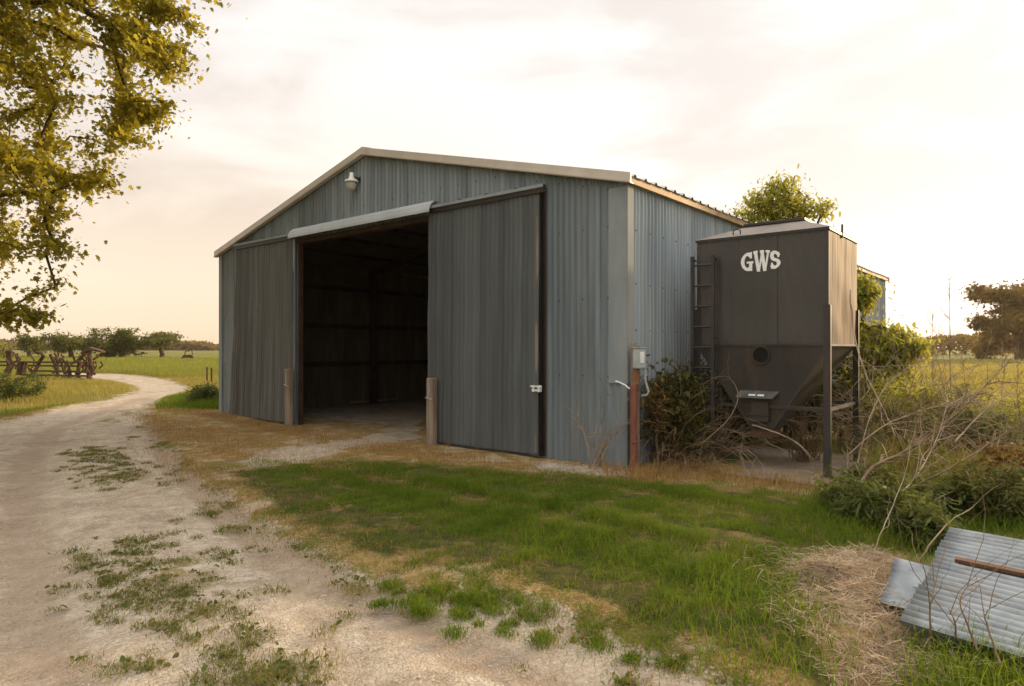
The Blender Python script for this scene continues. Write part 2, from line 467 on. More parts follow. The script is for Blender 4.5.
mg, q = new_mat('ground')
tcn = q.n('ShaderNodeTexCoord'); ob = tcn.outputs['Object']
def attr(nm):
    a = q.n('ShaderNodeAttribute'); a.attribute_name = nm; return a.outputs['Fac']
n_edge = q.noise(ob, 1.9, 9, .68, .5)
n_fine = q.noise(ob, 38, 5, .65)
n_big = q.noise(ob, .55, 5, .55)
n_mid = q.noise(ob, 6.5, 6, .6)
jit = q.math('SUBTRACT', q.math('ADD', q.math('MULTIPLY', n_edge, .7), q.math('MULTIPLY', n_fine, .3)), .5)
def masked(nm, k=1.6, a=.42, b=.58): return q.smooth(q.math('ADD', attr(nm), q.math('MULTIPLY', jit, k)), a, b)
gm = masked('gravel', 2.3, .40, .60)
dm = masked('dry', 1.5, .35, .65)
lm = masked('lawn', 1.3, .35, .65)
field = q.mix(q.smooth(n_big, .35, .65), (.13, .125, .03), (.25, .19, .06))
fgreen = q.smooth(q.noise(q.mapping(ob, scale=(.03, .16, .1)), 1.0, 4, .6), .45, .6)
field = q.mix(fgreen, field, (.085, .125, .03))
lawn = q.mix(q.smooth(n_mid, .3, .7), (.035, .045, .010), (.085, .075, .022))
lawn = q.mix(q.math('MULTIPLY', q.smooth(n_edge, .50, .62), .8), lawn, (.22, .145, .065))
dry = q.mix(q.smooth(n_mid, .3, .7), (.16, .10, .035), (.34, .235, .10))
dry = q.mix(q.math('MULTIPLY', q.smooth(q.noise(q.mapping(ob, loc=(2, 9, 0)), 1.4, 8, .65, .4), .52, .62), .8), dry, (.42, .36, .27))
dry = q.mix(q.math('MULTIPLY', q.smooth(q.noise(q.mapping(ob, loc=(5, 1, 0)), 1.1, 8, .65, .4), .55, .66), .8), dry, (.075, .085, .022))
dry = q.mix(q.smooth(n_fine, .45, .7), dry, (.38, .27, .12))
vor = q.n('ShaderNodeTexVoronoi', feature='F1'); vor.inputs['Scale'].default_value = 55; q.l(ob, vor.inputs['Vector'])
vor2 = q.n('ShaderNodeTexVoronoi', feature='F1'); vor2.inputs['Scale'].default_value = 130; q.l(ob, vor2.inputs['Vector'])
gcol = q.mix(q.smooth(n_mid, .3, .72), (.385, .318, .235), (.515, .445, .345))
gcol = q.mix(q.math('MULTIPLY', q.smooth(q.noise(ob, 1.3, 6, .6, .8), .50, .66), .6), gcol, (.27, .205, .145))
gcol = q.mix(q.math('MULTIPLY', q.smooth(q.noise(q.mapping(ob, loc=(7, 3, 0)), 2.1, 6, .65, .5), .55, .64), .7), gcol, (.58, .52, .43))
bw = q.n('ShaderNodeRGBToBW'); q.l(vor.outputs['Color'], bw.inputs[0])
gcol = q.mix(q.math('MULTIPLY', q.smooth(bw.outputs[0], .76, .82), .5), gcol, (.62, .56, .46))
gcol = q.mix(q.math('MULTIPLY', q.smooth(bw.outputs[0], .30, .22), .35), gcol, (.24, .18, .13))
bw2 = q.n('ShaderNodeRGBToBW'); q.l(vor2.outputs['Color'], bw2.inputs[0])
gcol = q.mix(q.math('MULTIPLY', bw2.outputs[0], .35), gcol, q.mix(1.0, gcol, (.62, .60, .57), 'MULTIPLY'))
gcol = q.mix(q.math('MULTIPLY', q.smooth(q.math('ADD', attr('rut'), q.math('MULTIPLY', jit, 2.2)), .25, .85), .5), gcol, (.27, .20, .14))
crk = q.n('ShaderNodeTexVoronoi', feature='DISTANCE_TO_EDGE'); crk.inputs['Scale'].default_value = 16; q.l(q.mapping(ob, scale=(1, 1.6, 1)), crk.inputs['Vector'])
gcol = q.mix(q.math('MULTIPLY', q.math('MULTIPLY', q.smooth(crk.outputs['Distance'], .06, .0), q.smooth(q.noise(q.mapping(ob, loc=(1, 4, 0)), 2.6, 5, .6), .50, .62)), .6), gcol, (.20, .155, .11))
col = q.mix(lm, field, lawn)
col = q.mix(dm, col, dry)
col = q.mix(gm, col, gcol)
b = q.n('ShaderNodeBsdfPrincipled'); q.l(col, b.inputs['Base Color'])
b.inputs['Roughness'].default_value = .95; b.inputs['Specular IOR Level'].default_value = .1
hh = q.math('ADD', q.math('MULTIPLY', n_fine, .5), q.math('MULTIPLY', q.math('SUBTRACT', 1.0, vor.outputs['Distance']), .35))
hh = q.math('ADD', hh, q.math('MULTIPLY', n_mid, 1.2))
bn = q.n('ShaderNodeBump'); bn.inputs['Strength'].default_value = .9; bn.inputs['Distance'].default_value = .05
q.l(hh, bn.inputs['Height']); q.l(bn.outputs[0], b.inputs['Normal'])
finish(q, b.outputs[0])

def sub_grid(name, sel):
    f = quads[sel]
    used, inv = np.unique(f, return_inverse=True)
    me = np_mesh(name, V[used], [inv.reshape(f.shape)])
    for nm, arr in (('gravel', gr), ('dry', dr), ('lawn', ln), ('rut', rut)):
        a = me.attributes.new(nm, 'FLOAT', 'POINT'); a.data.foreach_set('value', arr[used].astype(np.float32))
    return tag(link(name, me, mg, smooth=True), kind='structure')
sub_grid('ground', ~rd)
sub_grid('gravel_road', rd)

# ------------------------------------------------------------------ barn
barn = empty('barn', (L0[0], L0[1], 0), -A, 'large blue-grey corrugated metal barn with a low gable and open sliding doors', 'barn')
def BW(s, t):   # barn local -> world xy
    return L0 + U * s + VV * t

def rib(x, pitch, amp):
    p = (x / pitch) % 1.0
    # narrow raised rib, flatter valley
    return amp * (np.clip(np.cos(2 * np.pi * p), -.45, 1) + .1)
def corr_wall(name, length, topf, mat, parent, axis='x', off=0.0, z0=-.05, opening=None, pitch=.105, amp=.017, sgn=-1, rows=10, seed=0, dent=.006, k=8, x0=0.0, botf=None, nail=True):
    """ribbed sheet standing on the ground, running along local x or y"""
    xs = np.arange(0, int(length / (pitch / k)) + 1) * (pitch / k) + x0
    if xs[-1] < x0 + length - 1e-4: xs = np.append(xs, x0 + length)
    Vs, Fs = [], []
    def strip(xa, zb, zt, nr):
        b = sum(len(v) for v in Vs)
        m = len(xa)
        tt = np.linspace(0, 1, nr + 1)
        ZZ = zb[None, :] + (zt - zb)[None, :] * tt[:, None]
        XX = np.repeat(xa[None, :], nr + 1, 0)
        D = rib(XX, pitch, amp)
        D = D + dent * (np.sin(XX * 1.7 + ZZ * 2.3 + seed) * np.sin(ZZ * 1.9 + XX * .6 + seed * 2) + .5 * np.sin(XX * 5.1 + seed) * np.sin(ZZ * 4.3 + seed))
        O = off + sgn * D
        P = np.stack([XX, O, ZZ], -1) if axis == 'x' else np.stack([O, XX, ZZ], -1)
        Vs.append(P.reshape(-1, 3))
        id_ = b + np.arange((nr + 1) * m).reshape(nr + 1, m)
        Fs.append(np.stack([id_[:-1, :-1].ravel(), id_[:-1, 1:].ravel(), id_[1:, 1:].ravel(), id_[1:, :-1].ravel()], 1))
    bot = np.full(len(xs), z0) if botf is None else botf(xs)
    if opening is None:
        strip(xs, bot, topf(xs), rows)
    else:
        a, b_, ztop = opening
        xl = xs[xs <= a]; xm = xs[(xs >= a) & (xs <= b_)]; xr = xs[xs >= b_]
        strip(xl, np.full(len(xl), z0), topf(xl), rows)
        strip(np.concatenate([[xl[-1]], xm, [xr[0]]]), np.full(len(xm) + 2, ztop), topf(np.concatenate([[xl[-1]], xm, [xr[0]]])), 4)
        strip(xr, np.full(len(xr), z0), topf(xr), rows)
    me = np_mesh(name, np.concatenate(Vs), Fs)
    return link(name, me, mat, parent, smooth=True)
gable = lambda x: HE + RISE * (1 - np.abs(x - WD / 2) / (WD / 2))
OPL, OPR, OPT = 3.45, 7.62, 3.95
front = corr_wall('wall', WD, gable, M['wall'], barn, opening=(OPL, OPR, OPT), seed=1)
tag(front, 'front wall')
w = corr_wall('wall', LN, lambda x: np.full(len(x), HE + .09), M['side'], barn, axis='y', off=WD, sgn=1, seed=2); tag(w, 'right side wall, sky reflection painted lighter and bluer'); side_w = w
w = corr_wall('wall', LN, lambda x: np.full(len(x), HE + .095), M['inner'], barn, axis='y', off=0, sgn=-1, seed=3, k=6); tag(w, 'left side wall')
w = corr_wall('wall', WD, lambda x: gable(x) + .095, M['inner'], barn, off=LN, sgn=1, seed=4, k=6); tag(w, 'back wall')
# nail rows
mb = MB()
def nail_x(s, z, o=-.022): mb.box(s - .008, s + .008, o - .006, o + .004, z - .008, z + .008)
for z in (1.25, 2.35, 3.35):
    for i in range(int(WD / .42)):
        s = .105 * round((i * .42 + .2) / .105)
        if OPL - .1 < s < OPR + .1 and z < 4: continue
        nail_x(s, z)
for i in range(27):
    s = .105 * round((i * .42 + .2) / .105); nail_x(s, 4.4 if 1.6 < s < 9.8 else gable(np.array([s]))[0] - .12)
mb2 = MB()
for z in (.7, 1.9, 2.55, 3.3):
    for i in range(int(LN / .42)):
        t = .105 * round((i * .42 + .2) / .105)
        mb2.box(WD + .018, WD + .029, t - .008, t + .008, z - .008, z + .008)
def absorb(wall, extra):
    # the nail heads belong to the wall sheet itself
    tmp = bpy.data.meshes.new('tmp'); tmp.from_pydata(extra.V, [], extra.F); tmp.update()
    bm = bmesh.new(); bm.from_mesh(wall.data); n0 = len(bm.faces)
    bm.from_mesh(tmp); bm.faces.ensure_lookup_table()
    for f in bm.faces[n0:]: f.material_index = 1
    bm.to_mesh(wall.data); bm.free(); bpy.data.meshes.remove(tmp)
    wall.data.materials.append(M['dark_steel'])
absorb(front, mb); absorb(side_w, mb2)
# panel laps on the front and the side
mb = MB()
for s in (.84, 2.52, 8.4, 9.24, 10.08, 11.0):
    mb = MB(); mb.box(s - .006, s + .004, -.026, -.019, 0, gable(np.array([s]))[0] - .02); mb.build('sheet_seam', M['wall'], barn)
for s in (4.2, 5.04, 5.88, 6.72):
    mb = MB(); mb.box(s - .006, s + .004, -.026, -.019, 4.2, gable(np.array([s]))[0] - .02); mb.build('sheet_seam', M['wall'], barn)
for t in np.arange(.84, LN, .84):
    mb = MB(); mb.box(WD + .018, WD + .024, t - .004, t + .004, 0, HE - .03); mb.build('sheet_seam', M['side'], barn)
# roof : two ribbed slopes, ribs run from ridge to eave
sl_len = math.hypot(WD / 2, RISE); OV = .11
def roof_slope(side):
    ts = [];  zz = []
    t = -OV
    while t < LN + OV:
        for d_, h_ in ((0, 0), (.10, 0), (.125, .035), (.165, .035), (.19, 0), (.30, 0)):
            if t + d_ <= LN + OV: ts.append(t + d_); zz.append(h_)
        t += .305
    ts = np.array(ts); zz = np.array(zz)
    m = 9; P = []
    for j in range(m):
        f = j / (m - 1)
        dist = f * (WD / 2 + OV)
        x = WD / 2 + side * dist
        z = HE + RISE * (1 - dist / (WD / 2)) + .10
        for ti, zi in zip(ts, zz): P.append((x, ti, z + zi + .006 * math.sin(ti * 2.1 + f * 5)))
    id_ = np.arange(m * len(ts)).reshape(m, -1)
    F = np.stack([id_[:-1, :-1].ravel(), id_[:-1, 1:].ravel(), id_[1:, 1:].ravel(), id_[1:, :-1].ravel()], 1)
    o = link('roof', np_mesh('roof', P, [F]), M['roof'], barn)
    return o
r1 = roof_slope(1); r2 = roof_slope(-1)
for sg in (-1, 1):
    mb = MB(); xe = WD / 2 + sg * (WD / 2 - .03)
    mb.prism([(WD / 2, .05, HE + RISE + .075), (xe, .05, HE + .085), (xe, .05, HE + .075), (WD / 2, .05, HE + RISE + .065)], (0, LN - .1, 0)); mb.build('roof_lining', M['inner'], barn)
mb = MB()
mb.prism([(WD / 2 - .22, -OV, HE + RISE + .09), (WD / 2, -OV, HE + RISE + .15), (WD / 2 + .22, -OV, HE + RISE + .09), (WD / 2, -OV, HE + RISE + .13)], (0, LN + 2 * OV, 0))
mb.build('ridge_cap', M['trim'], barn)
# rake trims on the gable (both ends)
for yy, d_ in ((-OV - .012, .03), (LN + OV - .018, .03)):
    for sgn in (-1, 1):
        mb = MB()
        xe = WD / 2 + sgn * (WD / 2 + OV + .01)
        zt = lambda x: HE + RISE * (1 - abs(x - WD / 2) / (WD / 2))
        top, bot = .135, -.010
        mb.prism([(WD / 2, yy, zt(WD / 2) + top), (xe, yy, zt(xe) + top), (xe, yy, zt(xe) + bot), (WD / 2, yy, zt(WD / 2) + bot)], (0, d_, 0))
        # lower lip and soffit back to the wall
        mb.prism([(WD / 2, yy - .012, zt(WD / 2) + .03), (xe, yy - .012, zt(xe) + .03), (xe, yy - .012, zt(xe) - .0), (WD / 2, yy - .012, zt(WD / 2) - .0)], (0, .014, 0))
        if yy < 0:
            mb.prism([(WD / 2, yy + .03, zt(WD / 2) + .005), (xe, yy + .03, zt(xe) + .005), (xe, yy + .03, zt(xe) - .008), (WD / 2, yy + .03, zt(WD / 2) - .008)], (0, .06, 0))
        mb.build('rake_trim', M['trim'], barn)
mb = MB()
mb.box(WD + .02, WD + .085, -OV + .02, LN + OV - .02, HE - .02, HE + .075)
mb.build('eave_trim', M['eave'], barn)
mb = MB()
mb.box(-.085, -.02, -OV + .02, LN + OV - .02, HE - .02, HE + .075)
mb.build('eave_trim', M['eave'], barn)
# corner trims
mb = MB()
mb.box(WD - .27, WD + .028, -.040, -.026, 1.16, HE - .05).box(WD + .020, WD + .034, -.040, .13, 1.16, HE - .03)
mb.build('corner_trim', M['corner'], barn)
mb = MB()
mb.box(WD - .06, WD + .028, -.036, -.024, 0, 1.158).box(WD + .018, WD + .030, -.036, .10, 0, 1.158)
mb.build('corner_trim', M['wall'], barn)
mb = MB()
mb.box(-.032, .10, -.040, -.026, 0, HE).box(-.040, -.026, -.040, .12, 0, HE)
mb.build('corner_trim', M['corner'], barn)
# door frame, track, hood
mb = MB()
mb.box(OPL - .02, OPL + .03, -.03, .06, 0, OPT); mb.build('door_frame', M['dark_frame'], barn)
mb = MB(); mb.box(OPR - .09, OPR + .02, -.03, .12, 0, OPT); mb.build('door_frame', M['dark_frame'], barn)
mb = MB(); mb.box(OPL - .02, OPR + .02, -.055, .13, OPT - .07, OPT + .02)
mb.build('door_header', M['dark_frame'], barn, bevel=.004)
for a_, b_ in ((.90, 3.40), (7.62, 10.08)):
    mb = MB()
    mb.box(a_, b_, -.14, -.07, 4.03, 4.09)
    mb.box(a_, b_, -.135, -.125, 3.985, 4.03)
    for s in np.arange(a_ + .12, b_, .6): mb.box(s - .02, s + .02, -.15, -.02, 4.09, 4.125)
    mb.build('door_track', M['bin_dark'], barn)
    mb = MB(); mb.box(a_, b_, -.155, -.143, 4.058, 4.10); mb.box(a_, b_, -.155, -.06, 4.1, 4.108)
    mb.build('track_cover', M['corner'], barn)
mb = MB()
prof = [(-.022, 4.21), (-.10, 4.20), (-.19, 4.13), (-.225, 4.04), (-.235, 3.985), (-.222, 3.985), (-.212, 4.035), (-.18, 4.115), (-.10, 4.185), (-.022, 4.195)]
mb.prism([(3.34, y_, z_) for y_, z_ in prof], (7.70 - 3.34, 0, 0))
mb.build('track_hood', M['hood'], barn)
def zdoor(a_, b_, mat, seed, lean, label, warp=0.0):
    dpitch = .095
    o = corr_wall('door', b_ - a_, lambda x: np.full(len(x), 3.99), mat, barn, x0=a_, off=-.10, z0=.05, pitch=dpitch, amp=.009, seed=seed, rows=14, dent=.012, k=6)
    me = o.data
    co = np.empty(len(me.vertices) * 3, np.float32); me.vertices.foreach_get('co', co); co = co.reshape(-1, 3)
    f = (3.99 - co[:, 2]) / 3.95
    co[:, 1] -= lean * f
    co[:, 0] += warp * f * f * (1 - (co[:, 0] - a_) / (b_ - a_))
    me.vertices.foreach_set('co', co.ravel()); me.update()
    tag(o, label)
    mb = MB()
    for s in (a_ + .02, b_ - .05): mb.beam((s, -.075, 3.98), (s, -.07 - lean, .08), .045, .04, up=(0, 1, 0))
    for z in (.2, 1.4, 2.6, 3.9): mb.box(a_ + .05, b_ - .06, -.085 - lean * (3.99 - z) / 3.95 + .015, -.05 - lean * (3.99 - z) / 3.95 + .01, z - .04, z + .04)
    mb.build('door_backing', M['wood'], o)
    return o
dl = zdoor(.90, 3.42, M['door_l'], 5, .10, 'left sliding door, stained brown and pale blue', warp=-.16)
drr = zdoor(7.56, 9.98, M['door_r'], 9, .04, 'right sliding door, dark grey')
mb = MB(); mb.box(3.36, 3.425, -.118, -.106, .08, 3.97)
o = mb.build('edge_strip', M['corner'], dl)
mb = MB(); mb.box(9.985, 10.012, -.11, -.03, .02, 4.0)  # black strip added where the door edge shows only a dark gap
mb.build('door_gap_trim', M['black'], barn)
mb = MB(); mb.box(10.014, 10.034, -.045, -.022, .02, 4.02)
mb.build('door_gap_trim', M['dark_frame'], barn)
mb = MB(); mb.box(9.86, 10.06, -.175, -.148, 1.06, 1.085).box(9.88, 10.04, -.17, -.15, 1.0, 1.03).box(9.9, 9.93, -.178, -.15, .99, 1.09).box(10.0, 10.03, -.178, -.112, .99, 1.09)
mb.build('latch', M['white'], drr)
# inside: posts, girts, rafters, purlins
def inner_col(s, t, w_=.16, name='column'):
    mb = MB(); mb.box(s - w_ / 2, s + w_ / 2, t - .1, t + .1, 0, gable(np.array([s]))[0] - .06)
    mb.build(name, M['dark_steel'], barn)
for t in (4.6, 9.0, 13.2):
    inner_col(.16, t); inner_col(WD - .16, t)
for s in (3.6, 7.7): inner_col(s, LN - .15)
for z in (1.2, 2.27, 3.35):
    mb = MB(); mb.box(.02, .09, .15, LN - .1, z - .07, z + .07); mb.build('girt', M['dark_steel'], barn)
    mb = MB(); mb.box(WD - .09, WD - .02, .15, LN - .1, z - .07, z + .07); mb.build('girt', M['dark_steel'], barn)
    mb = MB(); mb.box(.1, WD - .1, LN - .09, LN - .02, z - .07, z + .07); mb.build('girt', M['dark_steel'], barn)
for t in (.2, 4.6, 9.0, 13.2, LN - .2):
    for sg in (-1, 1):
        mb = MB()
        mb.beam((WD / 2, t, HE + RISE - .12), (WD / 2 + sg * (WD / 2 - .1), t, HE - .10), .10, .22)
        mb.build('rafter', M['dark_steel'], barn)
for k_ in range(1, 6):
    for sg in (-1, 1):
        x_ = WD / 2 + sg * k_ * .95
        z_ = gable(np.array([x_]))[0]
        mb = MB(); mb.box(x_ - .03, x_ + .03, .1, LN - .1, z_ - .02, z_ + .09); mb.build('purlin', M['dark_steel'], barn)

# wall lamp
lx, lz = 5.46, 4.87
P_ = BW(lx, -.02)
lamp = empty('wall_lamp', (P_[0], P_[1], lz), -A, 'small white barn lamp with a frosted jar fixed high on the gable', 'lamp')
mb = MB(); mb.tube([(0.06, 0, .05), (.06, -.06, .08), (.02, -.12, .10), (0, -.14, .08)], .013, 8).box(.02, .10, -.012, .0, .0, .1)
mb.build('bracket', M['dark_steel'], lamp)
mb = MB(); mb.lathe([(.0, .17), (.035, .17), (.04, .10), (.05, .09), (.055, .05), (.125, .02), (.135, -.02), (.125, -.02), (.05, .03), (0, .035)], (0, -.14, 0), 24)
mb.build('shade', M['white'], lamp, smooth=True)
mb = MB(); mb.lathe([(.0, -.17), (.06, -.165), (.085, -.13), (.098, -.06), (.098, .0), (.06, .015)], (0, -.14, 0), 24)
mb.build('globe', M['glass'], lamp, smooth=True)

# guide posts by the door edges
for (s, off, hh_, lab, ww) in ((3.44, .26, 1.20, 'short grey wooden post at the inner edge of the left barn door', .16), (7.76, .22, 1.14, 'short grey wooden post at the inner edge of the right barn door', .15)):
    P_ = BW(s, -off); zz_ = float(hgt(P_[0], P_[1]))
    e = empty('wooden_post', (P_[0], P_[1], zz_), -A, lab, 'post', 'short wooden posts by the barn doors')
    mb = MB(); mb.box(-ww / 2, ww / 2, -.06, .06, -.1, hh_); mb.build('post', M['wood'], e, bevel=.012)
    mb = MB()
    for k_ in range(5):
        c_ = Vector((-.02 + .01 * math.sin(k_), -.068, hh_ - .12 - k_ * .05))
        pts = [c_ + Vector((.016 * math.cos(t_), .006 * math.sin(2 * t_), .028 * math.sin(t_))) for t_ in np.linspace(0, 2 * math.pi, 9)]
        mb.tube(pts, .005, 5, False)
    mb.tube([(-ww / 2 - .01, -.07, hh_ - .33), (ww / 2 + .01, -.07, hh_ - .36)], .008, 5)
    mb.build('chain', M['meter'], e)
    if s < 5: mb = MB(); mb.box(.0, .03, -.066, -.061, .2, .9)

# loose pole on the barn floor
pa, pb = G(349, 404.5), G(446, 396.5)
mb = MB(); mb.tube([(pa[0], pa[1], .05), (pb[0], pb[1], .05)], .045, 8)
tag(mb.build('pole', M['wood']), 'pale wooden pole lying on the dirt floor inside the dark barn', 'pole')

# ------------------------------------------------------------------ feed bin
BWD, BDP, BTOP, BSQ = 1.765, 1.50, 3.186, 1.69
BX, BY = 2.661, 9.566
fb = empty('feed_bin', (BX, BY, 0), -A, 'dark brown square steel feed bin with a hopper bottom and white letters on its front', 'feed bin')
def bpanel(name, quad, mat, nrm, dent=.012, seed=0, n_=24):
    a, b_, c, d = [Vector(p) for p in quad]; nrm = Vector(nrm)
    P = []
    for i in range(n_ + 1):
        for j in range(n_ + 1):
            u_, v_ = j / n_, i / n_
            p = a.lerp(b_, u_).lerp(d.lerp(c, u_), v_)
            e = min(u_, 1 - u_, v_, 1 - v_) * 5; e = min(e, 1)
            P.append(p + nrm * e * dent * mnoise.noise(p * 1.6 + Vector((seed, 0, 0))))
    id_ = np.arange((n_ + 1) ** 2).reshape(n_ + 1, n_ + 1)
    F = np.stack([id_[:-1, :-1].ravel(), id_[:-1, 1:].ravel(), id_[1:, 1:].ravel(), id_[1:, :-1].ravel()], 1)
    return link(name, np_mesh(name, P, [F]), mat, fb, smooth=True)
w_, d_, T_, Q_ = BWD, BDP, BTOP, BSQ
o = bpanel('body_panel', [(0, 0, Q_), (w_, 0, Q_), (w_, 0, T_), (0, 0, T_)], M['bin'], (0, -1, 0)); tag(o, 'front panel')
o = bpanel('body_panel', [(w_, 0, Q_), (w_, d_, Q_), (w_, d_, T_), (w_, 0, T_)], M['bin_streaked'], (1, 0, 0), .035, 4); tag(o, 'right side panel, with paler brown streaks')
o = bpanel('body_panel', [(w_, d_, Q_), (0, d_, Q_), (0, d_, T_), (w_, d_, T_)], M['bin'], (0, 1, 0)); tag(o, 'back panel')
o = bpanel('body_panel', [(0, d_, Q_), (0, 0, Q_), (0, 0, T_), (0, d_, T_)], M['bin'], (-1, 0, 0)); tag(o, 'left side panel')
hx0, hx1, hy0, hy1, hz = .79, 1.035, .04, .34, .50
hp = [(hx0, hy0, hz), (hx1, hy0, hz), (hx1, hy1, hz), (hx0, hy1, hz)]
tp = [(0, 0, Q_), (w_, 0, Q_), (w_, d_, Q_), (0, d_, Q_)]
mb = MB()
mb.add(hp + tp, [(0, 1, 5, 4), (1, 2, 6, 5), (2, 3, 7, 6), (3, 0, 4, 7), (3, 2, 1, 0)])
hop = mb.build('hopper', M['bin_dark'], fb)
for (a_, b_) in ((tp[0], hp[0]), (tp[1], hp[1])):
    mb = MB(); mb.beam((a_[0], a_[1] - .004, a_[2] - .02), (b_[0], b_[1] - .004, b_[2] + .03), .018, .012); mb.build('hopper_edge', M['bin'], hop)
mb = MB()
mb.box(-.012, w_ + .012, -.012, .0, Q_ - .015, Q_ + .012).box(w_ + .001, w_ + .014, .002, d_, Q_ - .015, Q_ + .012)
mb.box(-.015, w_ + .015, -.015, -.001, T_ - .03, T_ + .004).box(w_ + .002, w_ + .016, 0, d_ + .01, T_ - .03, T_ + .004)
mb.box(1.128, 1.134, -.009, -.001, Q_ + .02, T_ - .04)
mb.build('seam', M['bin_dark'], fb)
# bolt heads round the body
mb = MB()
for i in range(19):
    x_ = .05 + i * (w_ - .1) / 18
    for z_ in (Q_ + .03, T_ - .05): mb.box(x_ - .007, x_ + .007, -.016, -.006, z_ - .007, z_ + .007)
for i in range(12):
    z_ = Q_ + .1 + i * (T_ - Q_ - .2) / 11
    for x_ in (.03, w_ - .03): mb.box(x_ - .007, x_ + .007, -.012, .002, z_ - .007, z_ + .007)
tag(mb.build('bolts', M['bin_dark'], fb), kind='stuff')
# roof
mb = MB()
rz_, ra = T_ + .20, .40
cx_, cy_ = w_ / 2 + .05, d_ / 2
rt = [(-.02, -.02, T_ + .006), (w_ + .02, -.02, T_ + .006), (w_ + .02, d_ + .02, T_ + .006), (-.02, d_ + .02, T_ + .006)]
rp = [(cx_ - ra, cy_ - .3, rz_), (cx_ + ra, cy_ - .3, rz_), (cx_ + ra, cy_ + .3, rz_), (cx_ - ra, cy_ + .3, rz_)]
mb.add(rt + rp, [(0, 1, 5, 4), (1, 2, 6, 5), (2, 3, 7, 6), (3, 0, 4, 7), (4, 5, 6, 7)])
mb.build('bin_roof', M['bin_roof'], fb)
mb = MB(); mb.box(cx_ - ra - .02, cx_ + ra + .02, cy_ - .32, cy_ + .32, rz_ + .004, rz_ + .045)
mb.build('hatch', M['bin_dark'], fb, bevel=.006)
mb = MB()
mb.tube([(.5, .08, T_ + .02), (.5, .08, T_ + .10), (.55, .08, T_ + .12), (.6, .08, T_ + .10), (.6, .08, T_ + .03)], .008, 6)
mb.build('lifting_lug', M['dark_steel'], fb)
mb = MB(); mb.tube([(w_ + .01, .62, T_ - .06), (w_ + .012, .62, T_ + .12)], .014, 6)
mb.build('lifting_lug', M['dark_steel'], fb)
# manhole, tray, slide gate, strut
mb = MB()
k = 28
def hole_y(z): return (Q_ - z) / (Q_ - hz) * hy0
ring = []
for (r_, yy) in ((.112, 0), (.124, 0), (.124, -.02), (.105, -.02), (.105, -.004)): ring.append((r_, yy))
b0 = len(mb.V)
for r_, yy in ring:
    for j in range(k):
        an = 2 * math.pi * j / k
        mb.V.append((.913 + r_ * math.cos(an), yy + .002, 1.555 + r_ * math.sin(an)))
for i in range(len(ring) - 1):
    for j in range(k):
        a0 = b0 + i * k + j; a1 = b0 + i * k + (j + 1) % k
        mb.F.append((a0, a1, a1 + k, a0 + k))
mb.build('port_ring', M['bin_dark'], fb)
mb = MB(); mb.add([(.913 + .106 * math.cos(2 * math.pi * j / k), -.003, 1.555 + .106 * math.sin(2 * math.pi * j / k)) for j in range(k)], [tuple(range(k))])
mb.build('port', M['black'], fb)
mb = MB(); mb.prism([(.62, .02, 1.06), (1.15, .02, 1.06), (1.10, -.10, .975), (.60, -.10, .975)], (0, .003, .012))
tray = mb.build('tray', M['door_l'], fb)
mb = MB()
for (xa, xb) in ((.77, .80), (.805, .825), (.83, .86), (.89, .91), (.915, .945), (.95, .975)):
    mb.prism([(xa, -.053, 1.012 + .012), (xb, -.053, 1.024), (xb - .003, -.083, 1.004), (xa - .003, -.083, 1.004)], (0, -.001, .003))
mb.build('marking', M['white'], tray)
mb = MB(); mb.box(.79, 1.02, -.03, .03, .66, .92).box(.77, 1.04, -.045, .0, .74, .755).box(.80, 1.01, -.05, -.0, .60, .62)
mb.build('slide_gate', M['bin_dark'], fb)
mb = MB(); mb.box(hx0 - .02, hx1 + .02, hy0 - .02, hy1 + .02, hz - .05, hz + .03)
mb.build('outlet', M['rust'], fb)
# legs of angle iron
for (x_, y_, sx, sy) in ((w_, -.012, 1, 1), (0, -.012, -1, 1), (w_, d_ + .012, 1, -1), (0, d_ + .012, -1, -1)):
    mb = MB()
    x0, x1 = sorted((x_ + sx * .018, x_ - sx * .06)); y0, y1 = sorted((y_ - sy * .010, y_ - sy * .002))
    mb.box(x0, x1, y0, y1, -.02, 2.2)
    x2, x3 = sorted((x_ + sx * .018, x_ + sx * .026)); y2, y3 = sorted((y_ - sy * .010, y_ + sy * .045))
    mb.box(x2, x3, y2, y3, -.02, 2.2)
    mb.box(x_ - .09, x_ + .09, y_ - .09, y_ + .09, .0, .012)
    mb.build('leg', M['bin_dark'], fb)
mb = MB()
mb.beam((0, .03, .86), (w_, .03, .86), .05, .045)
mb.build('crossbar', M['bin_dark'], fb)
mb = MB()
mb.beam((w_ - .02, .05, .86), (w_ - .02, d_ - .05, .86), .04, .045)
mb.build('crossbar', M['bin_dark'], fb)
mb = MB()
mb.beam((.02, .05, .86), (.02, d_ - .05, .86), .04, .045)
mb.build('crossbar', M['bin_dark'], fb)
mb = MB(); mb.beam((.02, d_ - .02, .86), (w_ - .02, d_ - .02, .86), .04, .045)
mb.build('crossbar', M['bin_dark'], fb)
# ladder
lad = MB()
for x_ in (-.015, .285): lad.box(x_ - .024, x_ + .024, -.135, -.10, .28, 2.95)
for x_ in (-.015, .285):
    for z_ in (2.9, 1.8): lad.box(x_ - .012, x_ + .012, -.10, -.004, z_ - .01, z_ + .01)
lo = lad.build('ladder', M['bin_dark'], fb)
z_ = .5
for i in range(9):
    mb = MB(); mb.tube([(-.015, -.115, z_), (.285, -.115, z_)], .016, 6)
    mb.build('rung', M['bin_dark'], lo); z_ += .29
